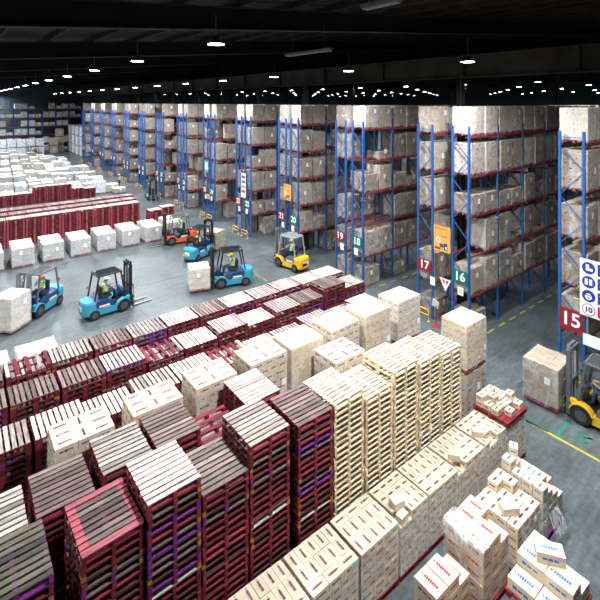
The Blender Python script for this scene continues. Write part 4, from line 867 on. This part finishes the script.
# orange posters with a line drawing
def poster(label, y, z, w, h, x=19.2):
    o = thing('safety_poster', label, 'poster'); on_end(o, y, z, x); OR = (0.78, 0.36, 0.08)
    panel(o, -w / 2, w / 2, -h / 2, h / 2, OR)
    b = MB()
    for k in range(9): b.box((-.014, w * (.36 - .08 * k), h * .36), (-.0105, w * (.41 - .08 * k), h * .42), (.45, .16, .05))
    for k in range(4): b.box((-.014, -w * (.0 + .08 * k) - .04, h * .08), (-.0105, -w * (.0 + .08 * k), h * .13), (.05, .05, .12))
    b.build('lettering', 'sign', o)
    b = MB(); P = [(.3, .02), (.32, -.12), (.18, -.2), (.1, -.1), (.2, .05), (.3, .02)]
    for (a, c), (d, e) in zip(P, P[1:]): b.bar((-.012, a * w, c * h), (-.012, d * w, e * h), .006, .05 * w, (.88, .84, .75))
    b.build('line_drawing', 'sign', o)
    b = MB(); b.box((-.014, -.32 * w, -.42 * h), (-.0105, -.12 * w, -.16 * h), (.04, .05, .16)); b.box((-.014, -.1 * w, -.34 * h), (-.0105, .12 * w, -.2 * h), (.07, .06, .14)); b.box((-.016, -.29 * w, -.38 * h), (-.0142, -.2 * w, -.28 * h), (.8, .78, .7))
    b.box((-.014, .1 * w, -.44 * h), (-.0105, .42 * w, -.36 * h), (.2, .06, .03)); b.build('figure', 'sign', o)
    return o
poster('large orange safety poster hung between the racks 16 and 17', 13.17, 4.24, .95, 1.25)
poster('orange safety poster hung high between the racks 20 and 21', 26.05, 4.5, .9, 1.15)
o = thing('safety_poster', 'tall white and red notice board on the end of rack 23', 'poster'); on_end(o, 32.2, 4.1); panel(o, -.35, .35, -1.0, 1.0, SWH)
for k in range(4): panel(o, -.28, .28, .8 - k * .4 - .22, .8 - k * .4, [(.1, .12, .4), (.1, .12, .4), (.3, .3, .4), (.55, .05, .07)][k], 'printed_block', -.011, .003)
o = thing('safety_poster', 'pale blue notice poster on the end of the second row beyond rack 23', 'poster'); on_end(o, 39.0, 4.9); panel(o, -.4, .4, -.55, .55, (.12, .35, .7)); panel(o, -.25, .25, -.3, .35, (.75, .8, .9), 'printed_block', -.011, .003)
o = thing('safety_poster', 'small yellow notice on the second row beyond rack 23', 'poster'); on_end(o, 38.6, 2.1); panel(o, -.3, .3, -.22, .22, (.75, .5, .08)); panel(o, -.2, .2, -.1, .05, (.3, .2, .05), 'printed_block', -.011, .003)
# fire extinguishers by the column
for i in range(2):
    o = thing('fire_extinguisher', ['red fire extinguisher standing left by the rack 16 post', 'red fire extinguisher standing right by the rack 16 post'][i], 'fire extinguisher', (18.95, 12.62 + .26 * (1 - i), 0))
    b = MB(); b.tube([(0, 0, 0), (0, 0, .5), (0, 0, .57), (0, 0, .6)], [.085, .085, .06, .03], (.45, .02, .02), n=14); b.build('cylinder', 'paint', o)
    b = MB(); b.cyl((0, 0, .6), (0, 0, .66), .025, (.05, .05, .05)); b.bar((0, 0, .66), (.14, 0, .7), .03, .02, (.05, .05, .05)); b.build('valve_handle', 'paint', o)
    b = MB(); b.tube([(0, 0, .63), (-.1, .02, .6), (-.13, .03, .4), (-.12, .03, .15)], .012, (.02, .02, .02)); b.build('hose', 'rubber', o)
o = thing('instruction_board', 'tilted white instruction sheet on a red stand beside the extinguishers', 'sign', (18.85, 13.28, 0))
b = MB(); b.cyl((0, 0, 0), (0, 0, 1.0), .025, (.4, .03, .03)); b.cyl((0, 0, 0), (0, 0, .03), .18, (.4, .03, .03)); b.build('stand', 'paint', o)
b = MB(); b.box((-.02, -.17, -.24), (0, .17, .24), SWH); q = b.build('sheet', 'sign', o); q.location = (-.03, 0, 1.1); q.rotation_euler = (.35, -.35, 0)

# ------------------------------------------------------------------ forklifts
TEAL = (0.045, 0.29, 0.42); NAVY = (0.012, 0.045, 0.13); YEL = (0.78, 0.42, 0.015); ORA = (0.72, 0.10, 0.03); BLK = (0.012, 0.012, 0.013); GUN = (0.12, 0.125, 0.135); LG = (0.35, 0.37, 0.4)
def forklift(label, loc, rot, body, accent, guard, mast_col=BLK, fork_z=.06, group='forklifts'):
    o = thing('forklift', label, 'forklift', loc, rot, group)
    b = MB()     # chassis with swept side sills
    b.prism([(-1.0, .2), (.45, .16), (.52, .3), (.98, .62), (.98, .74), (.62, .74), (.32, .5), (-.35, .46), (-1.0, .62)], -.52, -.36, body)
    b.prism([(-1.0, .2), (.45, .16), (.52, .3), (.98, .62), (.98, .74), (.62, .74), (.32, .5), (-.35, .46), (-1.0, .62)], .36, .52, body)
    b.box((-1.0, -.36, .18), (.9, .36, .42), BLK); b.build('chassis', 'paint', o, .015)
    b = MB(); b.prism([(-1.0, .45), (.22, .42), (.2, .6), (-.1, .86), (-1.0, .9)], -.5, .5, accent); b.build('battery_cover', 'paint', o, .02)
    b = MB()     # rounded counterweight
    k = len(b.v); outl = [(-.78, -.54), (-1.12, -.52), (-1.3, -.4), (-1.38, -.18), (-1.38, .18), (-1.3, .4), (-1.12, .52), (-.78, .54)]
    for z, sc in ((.2, .9), (.32, 1.0), (.82, 1.0), (.93, .93)):
        for x, y in outl: b.v.append((-.78 + (x + .78) * sc, y * (sc if sc < 1 else 1), z))
    n = len(outl)
    for r in range(3):
        for i in range(n): b.f.append((k + r * n + i, k + (r + 1) * n + i, k + (r + 1) * n + (i + 1) % n, k + r * n + (i + 1) % n)); b.c.append(body); b.m.append(0)
    b.f.append(tuple(k + 3 * n + n - 1 - i for i in range(n))); b.c.append(body); b.m.append(0); b.f.append(tuple(k + i for i in range(n))); b.c.append(BLK); b.m.append(0)
    cw = b.build('counterweight', 'paint', o, .02)
    b = MB(); b.box((-1.395, -.2, .5), (-1.38, .2, .72), (.75, .77, .78)); b.prism([(-1.4, .46), (-1.385, .46), (-1.385, .62), (-1.4, .62)], -.05, .32, YEL if body is not YEL else BLK); b.build('rear_decal', 'sign', cw)
    for s in (-1, 1):
        b = MB(); b.box((-.62, s * .505, .56), (-.1, s * .512, .66), (.75, .77, .8)); b.box((-.55, s * .512, .58), (-.2, s * .516, .6), YEL); b.box((-.45, s * .512, .5), (-.02, s * .515, .535), (.6, .6, .62)); b.build('side_decal', 'sign', o)
    for x, r, w in ((.62, .33, .24), (-.85, .26, .2)):
        for s in (-1, 1):
            b = MB(); yc = s * .46; b.tube([(x, yc - w / 2, r), (x, yc - w / 2 + .03, r), (x, yc + w / 2 - .03, r), (x, yc + w / 2, r)], [r * .86, r, r, r * .86], (.018, .018, .019), n=22); wh = b.build('wheel', 'rubber', o)
            b = MB(); b.cyl((x, yc + s * (w / 2 - .01), r), (x, yc + s * (w / 2 + .012), r), r * .55, (.07, .07, .075), n=18); b.cyl((x, yc + s * (w / 2), r), (x, yc + s * (w / 2 + .03), r), r * .2, (.08, .08, .08), n=10); b.build('rim', 'paint', wh)
    for s in (-1, 1):
        b = MB(); k2 = [(.62 + .39 * math.cos(a), .33 + .39 * math.sin(a)) for a in [PI * .1 + PI * .8 * q / 8 for q in range(9)]]
        b.prism(k2 + [(.62 + .35 * math.cos(a), .33 + .35 * math.sin(a)) for a in [PI * .9 - PI * .8 * q / 8 for q in range(9)]], s * .34, s * .6, body); b.build('fender', 'paint', o)
    b = MB(); b.box((.2, -.36, .42), (.72, .36, .48), BLK); b.prism([(.66, .45), (.82, .45), (.82, 1.05), (.72, 1.12), (.62, 1.05)], -.42, .42, accent if body is not YEL else GUN); b.build('dashboard', 'paint', o, .01)
    b = MB(); b.cyl((.62, 0, 1.05), (.46, 0, 1.15), .02, BLK)
    b.tube([(.46 + .15 * math.cos(a) * .35, .17 * math.sin(a), 1.15 + .15 * math.cos(a)) for a in [2 * PI * q / 16 for q in range(17)]], .014, BLK, n=6, caps=False); b.build('steering_wheel', 'rubber', o)
    b = MB(); b.box((-.4, -.26, .88), (.12, .26, 1.0), (.03, .03, .035)); b.prism([(-.44, .95), (-.32, .95), (-.38, 1.5), (-.48, 1.5)], -.25, .25, (.03, .03, .035)); b.build('seat', 'rubber', o, .03)
    b = MB(); T = 2.12   # overhead guard
    for s in (-1, 1):
        b.bar((.74, s * .46, .75), (.5, s * .45, T), .06, .07, guard); b.bar((-.85, s * .46, .85), (-.62, s * .45, T), .06, .07, guard)
        b.bar((-.68, s * .45, T), (.56, s * .45, T), .07, .06, guard)
    for x in (-.66, .54): b.bar((x, -.48, T), (x, .48, T), .06, .06, guard)
    for q in range(7): b.bar((-.62, -.36 + q * .12, T + .01), (.5, -.36 + q * .12, T + .01), .028, .035, guard)
    b.build('overhead_guard', 'paint', o)
    b = MB(); b.sphere((-.55, .3, T + .03), .05, (.8, .3, .02), z0=0); b.build('beacon', 'paint', o)
    for s in (-1, 1):
        b = MB(); b.box((.56, s * .42 - .05, 1.78), (.64, s * .42 + .05, 1.9), (.05, .05, .05)); b.box((.64, s * .42 - .04, 1.79), (.645, s * .42 + .04, 1.89), (.8, .8, .75)); b.build('headlight', 'paint', o)
        b = MB(); b.box((-.9, s * .45 - .03, 1.3), (-.86, s * .45 + .03, 1.46), (.5, .05, .02)); b.build('tail_light', 'paint', o)
    b = MB()     # mast
    for s in (-1, 1):
        b.box((1.0, s * .34 - .05, .08), (1.14, s * .34 + .05, 2.3), mast_col); b.box((1.05, s * .24 - .035, .1), (1.16, s * .24 + .035, 2.42), tuple(min(1, c * 1.6 + .01) for c in mast_col))
        b.cyl((1.03, s * .16, .2), (1.03, s * .16, 2.1), .035, (.3, .3, .31), n=10)
    for z in (.3, 1.2, 2.28): b.box((.98, -.36, z), (1.06, .36, z + .09), mast_col)
    b.box((1.05, -.26, 2.36), (1.15, .26, 2.44), mast_col)
    b.build('mast', 'paint', o)
    b = MB()
    for z in (.18, .5): b.box((1.17, -.5, z + fork_z), (1.22, .5, z + .1 + fork_z), GUN)
    for q in range(6): b.box((1.175, -.45 + q * .17, .55 + fork_z), (1.2, -.42 + q * .17, 1.15 + fork_z), mast_col)
    b.box((1.17, -.46, 1.13 + fork_z), (1.21, .44, 1.18 + fork_z), mast_col); b.build('load_backrest', 'paint', o)
    for s in (-.27, .27):
        b = MB(); b.box((1.22, s - .055, fork_z - .04), (1.27, s + .055, .6 + fork_z), LG); b.prism([(1.22, fork_z - .04), (2.3, fork_z - .025), (2.3, fork_z - .012), (1.27, fork_z + .01)], s - .055, s + .055, LG); b.build('fork', 'steel', o)
    return o

# people: one skinned body, hair, helmet, vest as children
def person_mesh(pose):
    if pose == 'sit':
        J = dict(pel=(-.12, 0, .1), ab=(-.13, 0, .28), ch=(-.11, 0, .47), nk=(-.09, 0, .6), hd=(-.06, 0, .70), ht=(-.06, 0, .81))
        hipz = (-.1, .10, .09); knee = (.34, .13, .13); ank = (.42, .13, -.3); toe = (.58, .14, -.36)
        sh = (-.11, .2, .54); el = (.1, .25, .34); wr = (.33, .13, .36); hd_dir = Vector((.8, -.35, .05))
    elif pose == 'stand':
        J = dict(pel=(0, 0, .92), ab=(0, 0, 1.1), ch=(.01, 0, 1.28), nk=(.01, 0, 1.45), hd=(.03, 0, 1.56), ht=(.03, 0, 1.68))
        hipz = (0, .1, .9); knee = (.03, .11, .49); ank = (0, .11, .09); toe = (.17, .13, .03)
        sh = (0, .2, 1.38); el = (-.02, .26, 1.1); wr = (.12, .25, .88); hd_dir = Vector((.35, -.05, -1))
    V = []; E = []; Rr = []; G = []
    def v(p, r, g): V.append(tuple(p)); Rr.append(r if isinstance(r, tuple) else (r, r)); G.append(g); return len(V) - 1
    pel = v(J['pel'], (.15, .12), 'trousers'); ab = v(J['ab'], (.135, .105), 'shirt'); ch = v(J['ch'], (.16, .115), 'shirt'); nk = v(J['nk'], .055, 'skin'); hd = v(J['hd'], (.083, .095), 'skin'); ht = v(J['ht'], (.07, .08), 'skin')
    E += [(pel, ab), (ab, ch), (ch, nk), (nk, hd), (hd, ht)]
    no = v(Vector(J['hd']) + Vector((.105, 0, .0)), .014, 'skin'); E.append((hd, no))
    for s in (-1, 1):
        f = lambda p: (p[0], p[1] * s, p[2])
        h = v(f(hipz), .095, 'trousers'); k = v(f(knee), .066, 'trousers'); a = v(f(ank), .045, 'trousers'); t = v(f(toe), .04, 'shoe'); E += [(pel, h), (h, k), (k, a), (a, t)]
        S = v(f(sh), .062, 'shirt'); e = v(f(el), .046, 'shirt'); w = v(f(wr), .032, 'skin'); E += [(ch, S), (S, e), (e, w)]
        d = Vector((hd_dir[0], hd_dir[1] * s, hd_dir[2])).normalized(); side = Vector((0, s, 0)); side = (side - d * side.dot(d)).normalized(); up = d.cross(side) * s
        p = v(Vector(f(wr)) + d * .07, (.036, .022), 'skin'); E.append((w, p)); P0 = Vector(V[p])
        for q, L in enumerate((.07, .085, .08, .062)):
            o = side * ((q - 1.5) * .02); m = v(P0 + o + d * (L * .55), .009, 'skin'); n = v(P0 + o + d * L * .85 - up * .03, .008, 'skin'); E += [(p, m), (m, n)]
        th = v(P0 - side * .05 - d * .01, .011, 'skin'); tn = v(P0 - side * .06 + d * .03, .009, 'skin'); E += [(p, th), (th, tn)]
    me = bpy.data.meshes.new('person'); me.from_pydata(V, E, []); o = bpy.data.objects.new('person', me); C.objects.link(o)
    sk = o.modifiers.new('skin', 'SKIN'); sk.use_smooth_shade = True
    for i, r in enumerate(Rr): me.skin_vertices[0].data[i].radius = r; me.skin_vertices[0].data[i].use_root = (i == 0)
    su = o.modifiers.new('sub', 'SUBSURF'); su.levels = 1; su.render_levels = 1
    dg = bpy.context.evaluated_depsgraph_get(); dg.update(); out = bpy.data.meshes.new_from_object(o.evaluated_get(dg))
    bpy.data.objects.remove(o); bpy.data.meshes.remove(me)
    segs = [(Vector(V[a]), Vector(V[c]), G[c]) for a, c in E]
    col = {'trousers': (.03, .06, .16), 'shirt': (.1, .16, .3), 'skin': (.42, .24, .16), 'shoe': (.02, .02, .02)}; cs = []
    for p in out.polygons:
        best = min(segs, key=lambda s_: (p.center - (s_[0] + (s_[1] - s_[0]) * max(0, min(1, (p.center - s_[0]).dot(s_[1] - s_[0]) / max(1e-9, (s_[1] - s_[0]).length_squared))))).length)
        cs += [*col[best[2]], 1]
    at = out.attributes.new('Col', 'FLOAT_COLOR', 'FACE'); at.data.foreach_set('color', cs); out.materials.clear(); out.materials.append(M['cloth'])
    ex = []
    H = Vector(J['hd']); Cc = Vector(J['ch'])
    b = MB(); b.sphere(H + Vector((-.015, 0, .03)), .108, (.03, .02, .015), z0=-.2, sc=(1, .9, 1)); ex.append(('hair', b, 'cloth'))
    b = MB(); b.sphere(H + Vector((0, 0, .055)), .135, (.85, .55, .02), z0=0.0, sc=(1.08, .95, .95)); b.prism([(H.x + .1, H.z + .055), (H.x + .21, H.z + .045), (H.x + .21, H.z + .06), (H.x + .1, H.z + .08)], -.09, .09, (.85, .55, .02)); ex.append(('helmet', b, 'paint'))
    b = MB(); VE = (.5, .75, .08); ring = []
    for z, rx, ry in ((-.3, .15, .185), (-.12, .15, .175), (.0, .165, .19), (.07, .15, .2), (.105, .1, .12)):
        xo = Cc.x + (0 if z > -.2 else -.01); ring.append([(xo + rx * math.cos(a), ry * math.sin(a), Cc.z + z) for a in [2 * PI * q / 16 for q in range(16)]])
    for r, (A, B_) in enumerate(zip(ring, ring[1:])):
        for q in range(16): b.quad([A[q], A[(q + 1) % 16], B_[(q + 1) % 16], B_[q]], (.7, .72, .7) if r == 1 else VE)
    ex.append(('safety_vest', b, 'cloth'))
    b = MB()
    for s in (-1, 1): b.sphere(H + Vector((.083, s * .033, .012)), .013, (.02, .015, .01), nu=6, nv=4); 
    ex.append(('eyes', b, 'paint'))
    return out, [(n, g.mesh(n, m, smooth=True)) for n, g, m in ex]
PM = {p: person_mesh(p) for p in ('sit', 'stand')}
def person(label, loc, rot, pose, helmet=None):
    me, ex = PM[pose]; o = link('person', me, None, loc, rot); tag(o, label, 'person', None)
    for n, m in ex:
        if n == 'helmet' and helmet is not None: m = m.copy(); colour_mesh(m, helmet, 'paint')
        link(n, m, o)
    return o
def drive(label, loc, rot, hel=None):
    m = Matrix.Rotation(rot, 3, 'Z') @ Vector((-.02, 0, 1.0)); person(label, (loc[0] + m.x, loc[1] + m.y, loc[2] + m.z), rot, 'sit', hel)
D = math.radians
FL = [('teal forklift with empty forks, nearest in the forklift aisle', (6.55, 24.75, 0), D(7), TEAL, NAVY, BLK, BLK, 'driver in vest and white helmet on the empty teal forklift', (.8, .8, .8)),
      ('teal forklift at the left edge carrying a wrapped load', (3.75, 27.05, 0), D(222), TEAL, NAVY, GUN, GUN, 'driver in yellow vest on the teal forklift at left edge', (.8, .3, .05)),
      ('orange-red and black forklift with lowered forks facing the wrapped loads', (14.15, 33.55, 0), D(170), ORA, BLK, GUN, BLK, 'driver in vest on the orange-red forklift', None),
      ('teal forklift seen from behind beside the orange-red forklift', (14.0, 29.5, 0), D(28), TEAL, NAVY, BLK, BLK, 'driver with orange-yellow helmet on the teal forklift seen from behind', (.8, .35, .03)),
      ('teal forklift carrying a white-topped load in the middle aisle', (13.35, 23.95, 0), D(162), TEAL, NAVY, BLK, BLK, 'driver with yellow helmet on the teal forklift carrying white-topped load', None),
      ('yellow forklift with grey guard facing the racks 20 and 21', (17.95, 23.95, 0), D(98), YEL, GUN, LG, GUN, 'driver with yellow helmet on the yellow forklift before rack 20', None),
      ('small teal forklift far off by the racks beyond the red block', (18.1, 50.6, 0), D(-100), TEAL, NAVY, GUN, BLK, 'driver on the small far teal forklift', None),
      ('grey and yellow forklift far back among the pale loads', (13.6, 105.0, 0), D(180), YEL, GUN, GUN, GUN, 'driver on the farthest yellow forklift among pale loads', None),
      ('yellow forklift at the right edge carrying a tall load', (17.5, 5.55, 0), D(92), YEL, GUN, GUN, GUN, 'driver in vest on the yellow forklift at right edge', None)]
for lab, loc, rot, bc, ac, gc, mc, dl, hel in FL:
    forklift(lab, loc, rot, bc, ac, gc, mc); drive(dl, loc, rot, hel)
def carried(key, fi, w, d, h, tone, film, label, off=1.86):
    loc, rot = FL[fi][1], FL[fi][2]; m = Matrix.Rotation(rot, 3, 'Z') @ Vector((off, 0, .075))
    put_load(key, (w, d, h, tone, None, film, 1, (.36, .05, .1) if fi == 8 else RP, False), (loc[0] + m.x, loc[1] + m.y, .075), rot + PI, label, None)
carried('m0', 1, 1.2, 1.1, 1.5, (0.66, 0.56, 0.48), 'film_white', 'pinkish wrapped load on the forks of the left edge forklift')
carried('m1', 4, 1.15, 1.15, 1.15, (0.62, 0.5, 0.38), 'film_white', 'white-topped wrapped load on the forks of the middle teal forklift')
carried('m2', 3, 1.1, 1.1, 1.2, KRAFT, 'film', 'tan load on the forks of the teal forklift seen from behind')
carried('m3', 8, 1.2, 1.3, 1.35, KRAFT, 'film', 'tan wrapped load on purple pallet carried by the right edge forklift', 1.9)
person('worker in yellow-green vest and white helmet standing beside the far pallets', (17.3, 60.0, 0), 2.2, 'stand', (.85, .85, .85))

# ------------------------------------------------------------------ lamps
lm = MB(); lm.tube([(0, 0, .24), (0, 0, .16), (0, 0, .06), (0, 0, 0)], [.08, .12, .24, .3], (.03, .03, .032), n=16); lens = MB(); lens.cyl((0, 0, -.012), (0, 0, .0), .27, W, n=20)
rod = MB(); rod.cyl((0, 0, .24), (0, 0, 1.0), .015, (.1, .1, .1), n=6)
LMS = [('housing', lm.mesh('housing', 'paint')), ('lens', lens.mesh('lens', 'lens')), ('hanger', rod.mesh('hanger', 'paint'))]
LD = {}
LAMPZ = 12.94
def lamp(x, y, energy, label, z=12.94):
    o = thing('high_bay_lamp', label, 'lamp', (x, y, z), 0, 'high bay lamps under the roof')
    for n, me in LMS: link(n, me, o)
    if energy:
        if energy not in LD:
            l = bpy.data.lights.new('lamp_light', 'AREA'); l.shape = 'DISK'; l.size = .54; l.energy = energy; l.color = (.92, .97, 1); l.spread = 2.8; LD[energy] = l
        link('lamp_light', LD[energy], o, (0, 0, -.03))
E_MAIN = 1350; E_AISLE = 850
for ci, x in enumerate((-5.6, 7.05, 17.3, 32.5, 45.2, 57.9, 70.6, 83.3, 96, 108.7)):
    for ri in range(-2, 14):
        y = (13.6 if ci < 2 else 12.2) + 8.0 * ri if ci != 2 else 10.6 + 7.2 * ri
        y -= (1.2 if ri == -1 and ci == 1 else 0)
        if ci > 2 and ri < 0: continue
        en = {0: 900, 1: E_MAIN}.get(ci, 0) if ri >= 0 and (ri < 4 or ri % 2) else 0
        if ci == 1 and ri == -1: en = 1500
        if ci < 2 and ri > 4: en *= 1.4
        if ci == 2: en = {-2: 0, -1: 60}.get(ri, E_AISLE if ri < 11 else 0)
        if ci == 3 and ri < 5: en = 250
        if ci == 8 and ri % 4 == 0: en = 900
        lamp(x, y, en, 'white glowing high bay lamp, %s line from loading side, %s along it' % (ORD[ci + 1], ORD[ri + 3]), 12.7 if ci == 2 else 12.94)
for k, y in enumerate((4.1, -3.6)): lamp(13.7, y, 800 * (k == 0), 'white high bay lamp added out of view over carton stacks, %s along the front aisle' % ['first', 'second'][k])  # extra lamps added out of view to brighten the front cartons
for k, (x, y, z, l) in enumerate(((12.7, 15.7, 13.2, 3.2), (8.4, 7.5, 13.4, 1.2))):
    o = thing('tube_light', ['unlit pale tube light fixture hanging under the dark roof', 'unlit tube light fixture at the top edge of the roof'][k], 'lamp', (x, y, z))
    b = MB(); b.box((-.12, -l / 2, 0), (.12, l / 2, .09), (.16, .16, .16)); b.build('housing', 'paint', o)
    b = MB()
    for q in (-.06, .06): b.cyl((q, -l / 2 + .05, -.03), (q, l / 2 - .05, -.03), .022, (.35, .35, .36), n=8)
    b.build('tube', 'paint', o)
    b = MB()
    for q in (-l * .35, l * .35): b.cyl((0, q, .09), (0, q, 1.2), .012, (.05, .05, .05), n=6)
    b.build('hanger', 'paint', o)
# ------------------------------------------------------------------ daylight from the open loading side, camera
w = bpy.data.worlds.new('daylight'); bpy.context.scene.world = w; w.use_nodes = True
bg = w.node_tree.nodes['Background']; bg.inputs[0].default_value = (.86, .94, 1, 1); bg.inputs[1].default_value = 0.6
cam = bpy.data.cameras.new('camera'); co = link('camera', cam, None, (0, 0, 11)); cam.sensor_width = 36; cam.lens = 449 / 600 * 36; cam.shift_y = -.33
co.rotation_euler = (PI / 2, 0, -math.atan2(575 / 729.9, 449 / 729.9) ); cam.clip_end = 400
co.rotation_euler = (PI / 2, 0, -math.atan2(.6157, .788))
sc = bpy.context.scene; sc.camera = co
sc.view_settings.view_transform = 'Standard'; sc.view_settings.look = 'None'; sc.view_settings.gamma = 1; sc.view_settings.exposure = 0.0; sc.view_settings.use_curve_mapping = False
sc.cycles.use_denoising = True; sc.cycles.max_bounces = 6; sc.cycles.diffuse_bounces = 3; sc.cycles.glossy_bounces = 2; sc.cycles.transparent_max_bounces = 12; sc.cycles.sample_clamp_indirect = 6; sc.cycles.caustics_reflective = False; sc.cycles.caustics_refractive = False
